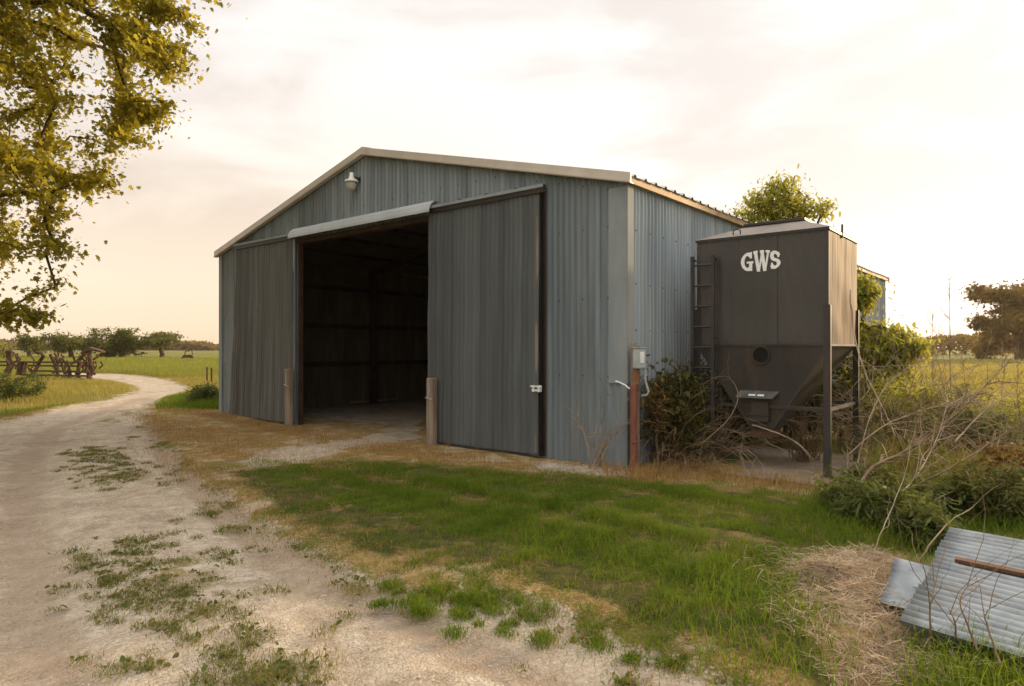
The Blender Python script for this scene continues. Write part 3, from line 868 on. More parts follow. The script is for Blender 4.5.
# letters, as one raster outline on a thin decal
def seg_d(px, py, pts):
    d = np.full(px.shape, 9.0)
    for (ax, ay), (bx, by) in zip(pts[:-1], pts[1:]):
        ex, ey = bx - ax, by - ay
        t = np.clip(((px - ax) * ex + (py - ay) * ey) / (ex * ex + ey * ey), 0, 1)
        d = np.minimum(d, np.hypot((px - ax - t * ex), (py - ay - t * ey)))
    return d
def arc(cx, cy, rx, ry, a0, a1, n_=24): return [(cx + rx * math.cos(R(a)), cy + ry * math.sin(R(a))) for a in np.linspace(a0, a1, n_)]
def letters(px, py):
    """px 0..1.8 (three letters), py 0..1"""
    ins = np.zeros(px.shape, bool)
    # G
    ins |= seg_d(px, py, arc(.31, .5, .215, .41, 52, 300)) < .085
    ins |= (px > .40) & (px < .555) & (py > .04) & (py < .50)
    ins |= (px > .29) & (px < .60) & (py > .41) & (py < .52)
    ins |= (px > .43) & (px < .535) & (py > .66) & (py < .97)
    # W
    for a_, b_ in (((.69, .95), (.84, .05)), ((1.02, .95), (.86, .05)), ((.99, .95), (1.13, .05)), ((1.29, .95), (1.15, .05))):
        ex, ey = b_[0] - a_[0], b_[1] - a_[1]
        t = (py - a_[1]) / ey
        x_ = a_[0] + ex * t
        ins |= (np.abs(px - x_) < (.078 if ex > 0 else .045)) & (py > .02) & (py < .97)
    ins |= (px > .60) & (px < .80) & (py > .87) & (py < .98)
    ins |= (px > .90) & (px < 1.10) & (py > .87) & (py < .98)
    ins |= (px > 1.17) & (px < 1.37) & (py > .87) & (py < .98)
    # S
    s_ = arc(1.60, .71, .15, .20, 30, 265, 20) + arc(1.60, .29, .155, .20, 85, -150, 20)
    ins |= seg_d(px, py, s_) < .085
    ins |= (px > 1.685) & (px < 1.775) & (py > .64) & (py < .95)
    ins |= (px > 1.41) & (px < 1.50) & (py > .05) & (py < .36)
    return ins
nx, nz = 230, 130
lw, lh = .535, .30
cxs = (np.arange(nx) + .5) / nx; czs = (np.arange(nz) + .5) / nz
CXX, CZZ = np.meshgrid(cxs, czs)
half = .34 + .16 * np.cos((CXX - .5) * math.pi)       # bulging banner
py_ = ((CZZ - .5) / (2 * half)) + .5
inside = letters(CXX * 1.84, py_) & (py_ > 0) & (py_ < 1)
ids = np.argwhere(inside)
vi = {}; VS = []; FS = []
def vid(i, j):
    kk = (i, j)
    if kk not in vi:
        vi[kk] = len(VS); VS.append((.64 + j / nx * lw, -.014, 2.676 + i / nz * lh))
    return vi[kk]
for i, j in ids: FS.append((vid(i, j), vid(i, j + 1), vid(i + 1, j + 1), vid(i + 1, j)))
me = bpy.data.meshes.new('lettering'); me.from_pydata(VS, [], FS); me.update()
link('lettering', me, M['letter'], fb)

# concrete pad
pd = MB()
pl = [(-.9, -.62), (2.05, -.62), (2.2, .4), (2.15, 2.1), (-.9, 2.1)]
pd.prism([(x_, y_, -.05) for x_, y_ in pl], (0, 0, .062))
po = pd.build('concrete_slab', M['concrete'], bevel=.01)
po.location = (BX, BY, 0); po.rotation_euler = (0, 0, -A); tag(po, kind='structure')

# ------------------------------------------------------------------ meter post and pipe
px_, py2 = 1.66, 9.02
mp = empty('meter_post', (px_, py2, 0), -R(12), 'weathered wooden post with a grey electric meter box at the barn corner', 'meter post')
mb = MB(); mb.box(-.03, .07, .02, .10, -.1, 1.68); mb.box(-.045, .03, -.01, .02, 1.16, 1.72); mb.build('post', M['wood'], mp, bevel=.006)
mb = MB(); mb.box(-.02, .155, -.12, .015, 1.37, 1.645); box_ = mb.build('meter_box', M['meter'], mp, bevel=.02)
mb = MB(); mb.box(.08, .135, -.127, -.121, 1.45, 1.60); mb.build('label_plate', M['white'], box_)
mb = MB(); mb.box(-.028, .163, -.128, .02, 1.647, 1.658); mb.build('lid', M['meter'], box_)
mb = MB(); mb.tube([(.155, -.06, 1.55), (.20, -.06, 1.55), (.20, -.06, 1.57)], .012, 6); mb.build('lever', M['dark_steel'], box_)
mb = MB(); mb.tube([(.14, -.05, 1.36), (.15, -.05, 1.2), (.19, -.05, 1.06), (.17, -.04, 1.02), (.1, .02, 1.0)], .016, 7); mb.build('conduit', M['meter'], mp)
mb = MB(); mb.box(-.03, .06, -.05, .02, 1.16, 1.36); mb.build('junction', M['rust_light'], mp)
mb = MB(); mb.tube([(-.25, -.03, 1.20), (-.2, -.06, 1.185), (-.12, -.09, 1.15), (-.06, -.10, 1.10)], .011, 7); mb.build('cable', M['white'], mp)
mb = MB(); mb.lathe([(.0, 1.16), (.04, 1.16), (.044, 1.14), (.044, -.05)], (1.635, 8.955, 0), 16)
mb.tube([(1.60, 8.90, .38), (1.70, 8.89, .40), (1.78, 8.96, .41)], .008, 5)
tag(mb.build('standing_pipe', M['redpipe'], smooth=True), 'rusty red upright pipe at the foot of the meter post', 'pipe')

# ------------------------------------------------------------------ haze
mh, q = new_mat('haze')
vp = q.n('ShaderNodeVolumePrincipled'); vp.inputs['Color'].default_value = (.96, .80, .58, 1); vp.inputs['Density'].default_value = .00025
vp.inputs['Anisotropy'].default_value = .5
o_ = q.n('ShaderNodeOutputMaterial'); q.l(vp.outputs[0], o_.inputs['Volume'])
mb = MB(); mb.box(-2600, 2600, -2600, 2600, -3, 22)
tag(mb.build('haze', mh), 'thin golden evening haze over the fields', 'haze', kind='stuff')

# ------------------------------------------------------------------ plants: generators
def rot_to(nrm, roll):
    """batch of rotation matrices taking z to nrm with roll"""
    n_ = nrm / np.linalg.norm(nrm, axis=1, keepdims=True)
    ref = np.where(np.abs(n_[:, 2:3]) < .9, np.array([[0, 0, 1.]]), np.array([[1., 0, 0]]))
    x = np.cross(ref, n_); x /= np.linalg.norm(x, axis=1, keepdims=True)
    y = np.cross(n_, x)
    c, s_ = np.cos(roll)[:, None], np.sin(roll)[:, None]
    return x * c + y * s_, -x * s_ + y * c, n_
LEAF_OVAL = np.array([(0, 0, 0), (.28, .3, .05), (.22, .7, .04), (0, 1, -.05), (-.22, .7, .04), (-.28, .3, .05)])
LEAF_MAPLE = np.array([(0, 0, 0), (.30, .02, .02), (.55, .30, .03), (.30, .38, .0), (.52, .72, .0), (.20, .62, .02), (0, 1, -.05), (-.20, .62, .02), (-.52, .72, .0), (-.30, .38, 0), (-.55, .30, .03), (-.30, .02, .02)])
LEAF_NARROW = np.array([(0, 0, 0), (.12, .3, .03), (.09, .7, .02), (0, 1, -.08), (-.09, .7, .02), (-.12, .3, .03)])
LEAF_CLUMP = np.array([(0, -.1, 0), (.5, .05, .1), (.3, .35, .0), (.62, .6, -.1), (.12, .7, .05), (0, 1.1, 0), (-.25, .66, -.05), (-.6, .7, .1), (-.35, .3, 0), (-.55, .0, -.1)])
def leaves_mesh(name, P, size, tmpl, droop=.3, outward=None, rng=RNG):
    m = len(P); k = len(tmpl)
    size = size * rng.choice([.6, .85, 1.0, 1.25], m)
    nrm = rng.normal(size=(m, 3)); nrm[:, 2] = np.abs(nrm[:, 2]) + .5
    roll = rng.uniform(0, 2 * np.pi, m)
    X_, Y_, Z_ = rot_to(nrm, roll)
    Y_ = Y_ + np.array([[0, 0, -droop]]); 
    sz = (size * rng.uniform(.65, 1.25, m))[:, None, None]
    T = tmpl[None]
    Vx = P[:, None, :] + sz * (T[..., 0:1] * X_[:, None] + T[..., 1:2] * Y_[:, None] + T[..., 2:3] * Z_[:, None])
    F = np.arange(m * k).reshape(m, k)
    return np_mesh(name, Vx.reshape(-1, 3), [F])
def blades_mesh(name, P, h, w, lean=.35, rng=RNG):
    """P (m,3), h (m,), w (m,)"""
    m = len(P)
    az = rng.uniform(0, 2 * np.pi, m); D = np.stack([np.cos(az), np.sin(az), np.zeros(m)], 1)
    fa = rng.uniform(0, 2 * np.pi, m); Sx = np.stack([np.cos(fa), np.sin(fa), np.zeros(m)], 1)
    ln_ = rng.uniform(.1, 1, m) * lean
    h = h[:, None]; w = w[:, None]; l_ = ln_[:, None]
    up = np.array([[0, 0, 1.]])
    b0 = P - Sx * w / 2; b1 = P + Sx * w / 2
    mid = P + up * h * .55 + D * h * l_ * .35
    m0 = mid - Sx * w * .38; m1 = mid + Sx * w * .38
    tip = P + up * h * (1 - l_ * .45) + D * h * l_ * 1.2
    Vb = np.stack([b0, b1, m1, m0, tip], 1).reshape(-1, 3)
    base = np.arange(m)[:, None] * 5
    return np_mesh(name, Vb, [base + np.array([[0, 1, 2, 3]]), base + np.array([[3, 2, 4]])])
def grow(base, spine, targets, r_tip, jit=.12, seg=.5, bias=.25, maxr=None, rng=None):
    """join every target to the nearest grown node; returns nodes, parents, radii"""
    rng = rng or np.random.default_rng(1)
    nodes = [np.array(p, float) for p in spine]; par = [-1] + list(range(len(spine) - 1))
    depth = [0.0]
    for i in range(1, len(spine)): depth.append(depth[-1] + np.linalg.norm(nodes[i] - nodes[i - 1]))
    b = np.array(spine[-1])
    T = sorted([np.array(t, float) for t in targets], key=lambda t: np.linalg.norm(t - b))
    ends = []
    for t in T:
        A_ = np.array(nodes); d = np.linalg.norm(A_ - t, axis=1) + bias * np.array(depth) * .3
        d[0] += 5 if len(nodes) > 2 else 0
        i = int(np.argmin(d)); p0 = nodes[i]
        L_ = np.linalg.norm(t - p0); ns = max(1, int(round(L_ / seg)))
        prev = i
        for s_ in range(1, ns + 1):
            f = s_ / ns
            p = p0 + (t - p0) * f
            p = p + rng.normal(size=3) * jit * seg * (1 if s_ < ns else .2) + np.array([0, 0, .10 * L_ * math.sin(math.pi * f)])
            nodes.append(p); par.append(prev); depth.append(depth[prev] + L_ / ns); prev = len(nodes) - 1
        ends.append(prev)
    cnt = np.zeros(len(nodes))
    for e in ends: cnt[e] += 1
    for i in range(len(nodes) - 1, 0, -1): cnt[par[i]] += cnt[i]
    rad = r_tip * np.maximum(cnt, 1) ** .48
    if maxr: rad = np.minimum(rad, maxr)
    return np.array(nodes), np.array(par), rad, ends
def wood_mesh(name, nodes, par, rad, k=5):
    A0 = nodes[par[1:]]; A1 = nodes[1:]
    if len(par) > 1:
        r1_ = rad[1:]; r0_ = np.minimum(rad[par[1:]], r1_ * 1.35)
    d = A1 - A0; m = len(d)
    d[np.linalg.norm(d, axis=1) < 1e-6] = (0, 0, 1e-3)
    X_, Y_, Z_ = rot_to(d, np.zeros(m))
    an = np.arange(k) * 2 * np.pi / k
    ring = X_[:, None] * np.cos(an)[None, :, None] + Y_[:, None] * np.sin(an)[None, :, None]
    Va = A0[:, None] + ring * r0_[:, None, None]; Vb = A1[:, None] + ring * r1_[:, None, None] + (Z_ * r1_[:, None] * .3)[:, None]
    VV_ = np.concatenate([Va, Vb], 1).reshape(-1, 3)
    base = np.arange(m)[:, None] * 2 * k
    F = np.concatenate([base + np.array([[j, (j + 1) % k, k + (j + 1) % k, k + j]]) for j in range(k)], 0)
    return np_mesh(name, VV_, [F])
def tree(name, loc, label, cat, spine, targets, r_tip, nleaf, leaf, tmpl, mat, clus=.25, bark='bark', group=None, seed=1, maxr=None, seg=.5, trunk_name='trunk', crown_name='crown', droop=.3, jit=.12, bias=.25, k=5, lo=0):
    rng = np.random.default_rng(seed)
    e = empty(name, loc, 0, label, cat, group)
    nd, pr, rd_, ends = grow(None, spine, targets, r_tip, jit, seg, bias, maxr, rng)
    link(trunk_name, wood_mesh(trunk_name, nd, pr, rd_, k), M[bark], e, smooth=True)
    E_ = nd[ends]
    if len(E_):
        pick = rng.integers(0, len(E_), nleaf)
        off = rng.normal(size=(nleaf, 3)) * clus * rng.uniform(.3, 1.2, (nleaf, 1)); off[:, 2] *= .6
        # some leaves back along the twig
        back = nd[pr[np.array(ends)[pick]]]
        f = rng.uniform(0, .7, (nleaf, 1)) ** 1.5
        P = E_[pick] * (1 - f) + back * f + off
        link(crown_name, leaves_mesh(crown_name, P, leaf, tmpl, droop, rng=rng), M[mat], e)
    return e
def sphere_pts(rng, n_, c, r, shell=.0):
    v = rng.normal(size=(n_, 3)); v /= np.linalg.norm(v, axis=1, keepdims=True)
    rad = (shell + (1 - shell) * rng.uniform(0, 1, (n_, 1))) ** (1 / 2.2)
    return np.array(c) + v * rad * np.array(r)

# ------------------------------------------------------------------ near maple, top left
rng = np.random.default_rng(21)
TB = np.array([-11.3, 10.0, 0])
tg = []
env_h = [1.9, 2.15, 3.2, 4.1, 5.8, 8.2, 11.0, 13.5]; env_r = [2.9, 3.2, 3.7, 4.25, 5.05, 6.0, 5.5, 2.0]
while len(tg) < 1700:
    hz_ = rng.uniform(1.9, 13.0); an = rng.uniform(-math.pi, math.pi)
    rm = np.interp(hz_, env_h, env_r) * (1 + .07 * math.sin(an * 7 + hz_ * 1.3))
    rr = rm * math.sqrt(rng.uniform(.05, 1))
    if hz_ < 4.0 and rr < rm * .45: continue
    p = np.array([rr * math.cos(an), rr * math.sin(an), hz_])
    # clumpy crown: gaps in a lumpy noise field
    nz_ = mnoise.noise(Vector(p) * .75 + Vector((4, 2, 9)))
    if p[2] < 3.3 and rng.uniform() > .10: continue
    if nz_ < -.06 + .12 * (rr / rm) ** 3: continue
    if rng.uniform() > (1.0 if p[0] > -.5 else .3): continue
    tg.append(p)
tg += list(sphere_pts(rng, 6, (2.65, 1.3, 2.25), (.6, .4, .25)))
for c_, q_, m_ in (((4.75, 2.0, 7.1), .85, 24), ((4.5, 2.1, 6.1), .65, 14), ((5.05, 2.0, 7.5), .5, 10), ((4.8, 2.0, 8.4), .8, 14)): tg += list(sphere_pts(rng, m_, c_, (q_, q_, q_ * .7)))
spine = [(0, 0, 0), (.1, 0, 1.2), (.0, .1, 2.6), (.2, 0, 3.8), (.1, -.1, 5.2), (.3, 0, 7.0), (.2, .2, 9.0)]
tree('maple_tree', (TB[0], TB[1], 0), 'leafy golden-green tree overhanging the gravel track in the near left corner', 'tree',
     spine, tg, .008, 170000, .080, LEAF_MAPLE, 'lf_near', clus=.20, seed=5, maxr=.34, seg=.55, droop=.45, k=6)

# ------------------------------------------------------------------ distant trees on the left
def bgtree(px, ytop, wpx, z, label, seed, mat='lf_bg', nl=2600, trunkf=.25, blobs=None, group='trees across the far field', name='field_tree', leaf=None, clus=None, flat=.6, cat='tree'):
    rng = np.random.default_rng(seed)
    H_ = CH + (HY - ytop) / FPX * z; W_m = wpx / FPX * z
    X_ = (px - 512) / FPX * z
    tg = []
    nb = blobs or 11
    for b_ in range(nb):
        a_ = rng.uniform(0, 2 * math.pi); rr = rng.uniform(.1, .36) * W_m
        hz_ = H_ * rng.uniform(trunkf + .2, .84)
        rb = W_m * rng.uniform(.15, .25)
        tg.append(sphere_pts(rng, 26, (rr * math.cos(a_), rr * math.sin(a_), hz_), (rb, rb, rb * flat)))
    tg = np.concatenate(tg); tg[:, 2] = np.clip(tg[:, 2], H_ * trunkf, H_)
    sp = [(0, 0, 0), (.05 * H_, 0, H_ * .15), (-.02 * H_, .02 * H_, H_ * .35), (.03 * H_, 0, H_ * .5)]
    return tree(name, (X_, z, 0), label, cat, sp, tg, H_ * .006, nl, leaf or H_ * .05, LEAF_CLUMP, mat, clus=clus or W_m * .05, seed=seed, seg=H_ * .15, group=group, k=4)
bgtree(70, 331, 62, 100, 'round green tree just left of the rusty implement roof in the far field', 31, nl=5600, trunkf=.18)
bgtree(28, 333, 36, 108, 'small dark round tree behind the middle of the rusty implement', 32, nl=3200, trunkf=.12)
bgtree(4, 342, 36, 90, 'low yellow-green tree at the left edge behind the rusty implement', 33, mat='lf_shrub', nl=1500, trunkf=.1)
bgtree(121, 329, 50, 105, 'dense dark green tree reaching the ground, middle of the far row', 34, nl=8000, trunkf=.0, blobs=14, flat=.8)
bgtree(161, 330, 46, 105, 'open spreading tree with a forked trunk at the right end of the far row', 35, nl=3800, trunkf=.22, blobs=9, flat=.4)

def wood_mass(name, x0, x1, z, hmin, hmax, n_, mat, label, seed, leaf):
    rng = np.random.default_rng(seed)
    xs = rng.uniform(x0, x1, n_)
    top = hmin + (hmax - hmin) * (.5 + .5 * np.sin(xs * .11 + seed) * np.sin(xs * .043 + 2 * seed))
    P = np.stack([xs, z + rng.uniform(-8, 8, n_), top * np.sqrt(rng.uniform(0, 1, n_))], 1)
    o = link(name, leaves_mesh(name, P, leaf, LEAF_CLUMP, 0.1, rng=rng), M[mat])
    return tag(o, label, 'woodland', kind='stuff')
wood_mass('distant_wood', -330, -185, 420, 1.5, 6.5, 5000, 'lf_far', 'hazy far wood along the left horizon', 3, 3.2)
wood_mass('distant_hedge', 75, 210, 165, 1.2, 5.0, 9000, 'lf_far', 'hazy brown hedge line along the right horizon', 8, .9)
# big tree at right
def bigtree(px, z, H_, rw, label, seed, nl):
    rng = np.random.default_rng(seed); X_ = (px - 512) / FPX * z
    tg = []
    for b_ in range(24):
        a_ = rng.uniform(0, 2 * math.pi); rr = rng.uniform(.1, 1.0) * rw
        hz_ = H_ * rng.uniform(.10, .86) * (1 - .22 * rr / rw)
        rb = rw * rng.uniform(.13, .26)
        tg.append(sphere_pts(rng, 26, (rr * math.cos(a_), rr * math.sin(a_), hz_), (rb, rb, rb * .85)))
    tg = np.concatenate(tg)
    sp = [(0, 0, 0), (.1, 0, H_ * .12), (-.1, .1, H_ * .3), (.1, 0, H_ * .5), (0, 0, H_ * .7)]
    return tree('field_tree', (X_, z, 0), label, 'tree', sp, tg, H_ * .004, nl, H_ * .024, LEAF_CLUMP, 'lf_far', clus=rw * .075, seed=seed, seg=H_ * .1, k=5, group='trees beyond the right field')
bigtree(1024, 95, 13.6, 9.0, 'tall brown-green tree backlit at the right edge of the field', 41, 26000)
bigtree(1088, 100, 14, 7, 'second tall tree just past the right edge of the field', 42, 6000)
bgtree(925, 347, 34, 120, 'low round bush on the right horizon left of the tall backlit tree', 43, mat='lf_far', nl=900, trunkf=.05, group='trees beyond the right field', cat='tree')

# ------------------------------------------------------------------ tree and shrubs by the bin
def shrub(name, c, tgts, label, cat, r_tip, nleaf, leaf, tmpl, mat, clus, seed, group=None, spine=None, droop=.4, bark='bark', seg=.2, maxr=.05, trunk='stem', crown='foliage', jit=.15):
    sp = spine or [(0, 0, 0), (.02, 0, .2), (0, .02, .4)]
    return tree(name, (c[0], c[1], float(hgt(c[0], c[1]))), label, cat, sp, tgts, r_tip, nleaf, leaf, tmpl, mat, clus=clus, seed=seed, group=group, trunk_name=trunk, crown_name=crown, droop=droop, bark=bark, seg=seg, maxr=maxr, jit=jit)
rng = np.random.default_rng(51)
c = BW(WD + .95, 5.4)
zz = c[1]
def rel(px, py, z, c): 
    p = Q(px, py, z); return (p.x - c[0], p.y - c[1], p.z)
tg = np.concatenate([sphere_pts(rng, 70, rel(772, 203, zz, c), (.50, .5, .45)), sphere_pts(rng, 45, rel(805, 208, zz, c), (.50, .5, .32)), sphere_pts(rng, 16, rel(782, 186, zz, c), (.32, .3, .22)),
                     sphere_pts(rng, 26, rel(752, 220, zz, c), (.55, .5, .22)), sphere_pts(rng, 30, rel(790, 235, zz, c), (.8, .6, .4))])
shrub('box_elder', c, tg, 'small bright green tree rising behind the feed bin against the barn side', 'tree', .006, 5200, .072, LEAF_OVAL, 'lf_shrub', .12, 52,
      spine=[(0, 0, 0), (.05, 0, 1), (0, .05, 2), (.05, 0, 3), (0, 0, 3.8)], seg=.3, maxr=.08, trunk='trunk', crown='crown', droop=.6)
c = np.array([6.55, 11.6])
tg = np.concatenate([sphere_pts(rng, 45, rel(861, 293, 11.6, c), (.14, .25, .40)), sphere_pts(rng, 80, rel(880, 345, 11.6, c), (.56, .5, .46)), sphere_pts(rng, 40, rel(908, 345, 11.6, c), (.25, .4, .24)),
                     sphere_pts(rng, 80, rel(880, 385, 11.6, c), (.62, .7, .5))])
shrub('leafy_shrub', c, tg, 'tall bright leafy shrub behind the right side of the feed bin', 'shrub', .005, 9500, .075, LEAF_OVAL, 'lf_shrub', .13, 53, spine=[(0, 0, 0), (.0, 0, .6), (0, .05, 1.2), (-.1, 0, 2.0)], seg=.25, droop=.8)
c = np.array([2.22, 9.42])
tg = np.concatenate([sphere_pts(rng, 50, (-.08, 0, 1.15), (.34, .22, .42)), sphere_pts(rng, 60, (.30, .05, 1.0), (.30, .22, .50)), sphere_pts(rng, 60, (.10, -.1, .5), (.55, .3, .42))])
shrub('leafy_bush', c, tg, 'dark leafy bush between the meter box and the bin ladder', 'bush', .003, 2900, .07, LEAF_OVAL, 'lf_bush', .10, 54, droop=.5, seg=.18)
tg = sphere_pts(rng, 50, (0, 0, .9), (.22, .15, .5))
shrub('dry_bush', np.array([1.98, 9.12]), tg, 'brown withered bush pressed against the right of the meter post', 'bush', .003, 500, .055, LEAF_OVAL, 'lf_brown', .08, 55, droop=.5, seg=.18)
# bushes right of the bin towards the field
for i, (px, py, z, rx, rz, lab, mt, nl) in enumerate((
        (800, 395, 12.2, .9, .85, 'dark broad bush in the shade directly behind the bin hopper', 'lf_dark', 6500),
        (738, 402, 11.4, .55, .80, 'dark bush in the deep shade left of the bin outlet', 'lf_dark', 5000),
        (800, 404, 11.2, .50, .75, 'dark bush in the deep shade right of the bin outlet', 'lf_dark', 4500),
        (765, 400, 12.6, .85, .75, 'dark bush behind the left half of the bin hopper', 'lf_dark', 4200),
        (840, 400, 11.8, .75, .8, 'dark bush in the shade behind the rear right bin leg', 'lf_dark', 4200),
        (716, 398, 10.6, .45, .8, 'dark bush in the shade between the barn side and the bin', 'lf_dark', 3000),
        (905, 405, 11.0, 1.0, .45, 'low green bush under the tall shrub right of the bin', 'lf_weed', 2600),
        (955, 402, 13.0, 1.1, .5, 'broad low bush behind the bare canes at the field edge', 'lf_weed', 2600),
        (905, 420, 10.2, .9, .62, 'bright weedy bush between the bin leg and the long dark branch', 'lf_shrub', 3600),
        (968, 432, 9.6, .7, .42, 'mixed green bush behind the middle of the long dark branch', 'lf_weed', 3000),
        (1000, 425, 10.5, .8, .45, 'yellow-green bush at the right edge behind the canes', 'lf_shrub', 2200),
        (1050, 420, 11.5, 1.2, .55, 'yellow-green bush just past the right edge of the view', 'lf_shrub', 2200))):
    p = Q(px, py, z); c = np.array([p.x, p.y])
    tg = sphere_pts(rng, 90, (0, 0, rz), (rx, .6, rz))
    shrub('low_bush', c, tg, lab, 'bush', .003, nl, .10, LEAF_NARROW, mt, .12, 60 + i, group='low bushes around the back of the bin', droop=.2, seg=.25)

for i, (px, py, z, rx, rz, lab) in enumerate(((12, 391, 20.5, 1.1, .45, 'dark leafy weed clump in the golden grass at the left edge'), (207, 397, 18.8, .5, .30, 'green weed clump in the verge beside the left barn corner'))):
    p = Q(px, py, z); c = np.array([p.x, p.y]); rng = np.random.default_rng(300 + i)
    shrub('weed_clump', c, sphere_pts(rng, 70, (0, 0, rz), (rx, .6, rz)), lab, 'weeds', .003, 2200, .13, LEAF_NARROW, 'lf_weed', .12, 310 + i, droop=.2, seg=.25)
# leafy weeds in front of the bin slab
wspots = [(850, 512, .22, .30), (868, 524, .32, .42), (905, 530, .34, .42), (945, 515, .30, .42), (880, 500, .26, .36), (985, 520, .34, .5), (1018, 500, .34, .5), (1030, 525, .3, .5), (925, 545, .20, .30), (862, 494, .2, .26)]
wl = ['left end of the weed row beside the slab corner', 'in front of the bin leg, dark and broad', 'behind the straw heap', 'between the crossing canes', 'small, at the slab corner behind the front weeds', 'behind the far edge of the metal sheets', 'at the right edge above the sheets', 'past the right edge above the sheets', 'small, right behind the small metal sheet', 'small, nearest the bin leg']
for i, (px, py, rr, hh_) in enumerate(wspots):
    g = G(px, py); rng = np.random.default_rng(80 + i)
    tg = sphere_pts(rng, 60, (0, 0, hh_ * .5), (rr * 1.15, rr * 1.15, hh_ * .6)); tg[:, 2] = np.clip(tg[:, 2] * rng.uniform(.6, 1.25, len(tg)), .04, 3)
    shrub('leafy_weed', g, tg, ('brown-tinged leafy weed ' if i in (3, 4, 5, 6) else 'dark green leafy weed ') + wl[i], 'weed', .002, 1300, .095 if i % 3 else .065, LEAF_NARROW if i % 3 else LEAF_OVAL, {5: 'lf_bush', 6: 'lf_brown', 4: 'lf_bush'}.get(i, 'lf_weed'), .07, 90 + i,
          group='leafy weeds in front of the bin', spine=[(0, 0, 0), (.01, 0, .08), (0, .01, .15)], seg=.12, maxr=.01, droop=.3)

# ------------------------------------------------------------------ dry canes and branches
def cane_bush(name, c, n_, length, spread, label, seed, r=.006, mat='cane', lean=(0, 0), curl=.5, group='dry cane clumps around the bin'):
    rng = np.random.default_rng(seed)
    mb = MB()
    for i in range(n_):
        az = rng.uniform(0, 2 * math.pi); L_ = length * rng.uniform(.5, 1.15); el_ = rng.uniform(.5, 1.45)
        d = Vector((math.cos(az) * math.cos(el_) * spread + lean[0], math.sin(az) * math.cos(el_) * spread + lean[1], math.sin(el_))).normalized()
        p = Vector((rng.normal() * .10, rng.normal() * .10, -.02)); pts = [p.copy()]; rs = [r]
        ns = 9
        for s_ in range(ns):
            d = (d + Vector((rng.normal() * .10, rng.normal() * .10, -curl * .17 * (s_ / ns) * 2))).normalized()
            p = p + d * L_ / ns
            if p.z < .01: p.z = .01
            pts.append(p.copy()); rs.append(r * (1 - .8 * (s_ + 1) / ns))
            if s_ > 2 and rng.uniform() < .45:
                dd = (d + Vector(tuple(rng.normal(size=3) * .6))).normalized(); q_ = p.copy(); sub = [q_.copy()]
                for _ in range(3):
                    q_ = q_ + dd * L_ * .07; dd = (dd + Vector((0, 0, -.12)) + Vector(tuple(rng.normal(size=3) * .15))).normalized(); sub.append(q_.copy())
                mb.tube(sub, [r * .45, r * .4, r * .3, r * .15], 4, False)
        mb.tube(pts, rs, 5, False)
    e = mb.build(name, M[mat], None, smooth=True)
    e.location = (c[0], c[1], float(hgt(c[0], c[1])))
    return tag(e, label, 'dry brush', group)
cane_bush('dry_canes', G(668, 462), 90, 1.5, 1.2, 'dry canes tangled in front of the dark bush by the meter post', 101, .008, 'cane_dark', (.15, -.05), .9)
cane_bush('dry_canes', G(715, 458), 80, 1.5, 1.2, 'dry canes arching in front of the bin ladder', 102, .009, 'cane', (.1, 0), 1.1)
cane_bush('dry_canes', G(808, 462), 60, 1.35, .6, 'upright reddish canes just left of the front bin leg', 103, .007, 'cane_dark', (0, 0), .6)
cane_bush('dry_canes', G(868, 448), 70, 2.3, 1.0, 'pale arching canes right of the front bin leg', 104, .009, 'cane', (.2, -.1), 1.0)
cane_bush('dry_canes', G(905, 470), 60, 1.9, 1.2, 'dense brown canes in the middle of the brush right of the bin', 105, .007, 'cane_dark', (.2, 0), .8)
cane_bush('dry_canes', G(950, 462), 60, 2.0, 1.2, 'pale twiggy canes between the brush and the field', 106, .006, 'cane', (.1, 0), .7)
cane_bush('dry_canes', G(1005, 480), 40, 1.6, 1.1, 'grey twiggy canes at the right edge above the sheets', 107, .006, 'cane', (0, 0), .9)
cane_bush('dry_canes', G(890, 455), 60, 2.0, 1.2, 'grey canes sprawling just behind the right end of the slab', 111, .007, 'cane', (.3, .1), 1.0)
cane_bush('dry_canes', G(935, 445), 46, 1.5, 1.3, 'brown canes under the end of the long dark branch', 112, .006, 'cane_dark', (.2, .1), .9)
cane_bush('dry_canes', G(690, 468), 40, .8, 1.6, 'low mat of twigs at the foot of the bin ladder', 113, .006, 'cane_dark', (.2, 0), 1.2)
cane_bush('dry_canes', G(870, 500), 30, .9, 1.4, 'short pale canes poking out of the weeds by the slab corner', 114, .005, 'cane', (.2, 0), .7)
cane_bush('bare_sapling', BW(11.05, -.12), 11, 1.0, .35, 'small bare branching sapling against the front wall near the barn corner', 108, .011, 'cane', (0, 0), -.3, None)
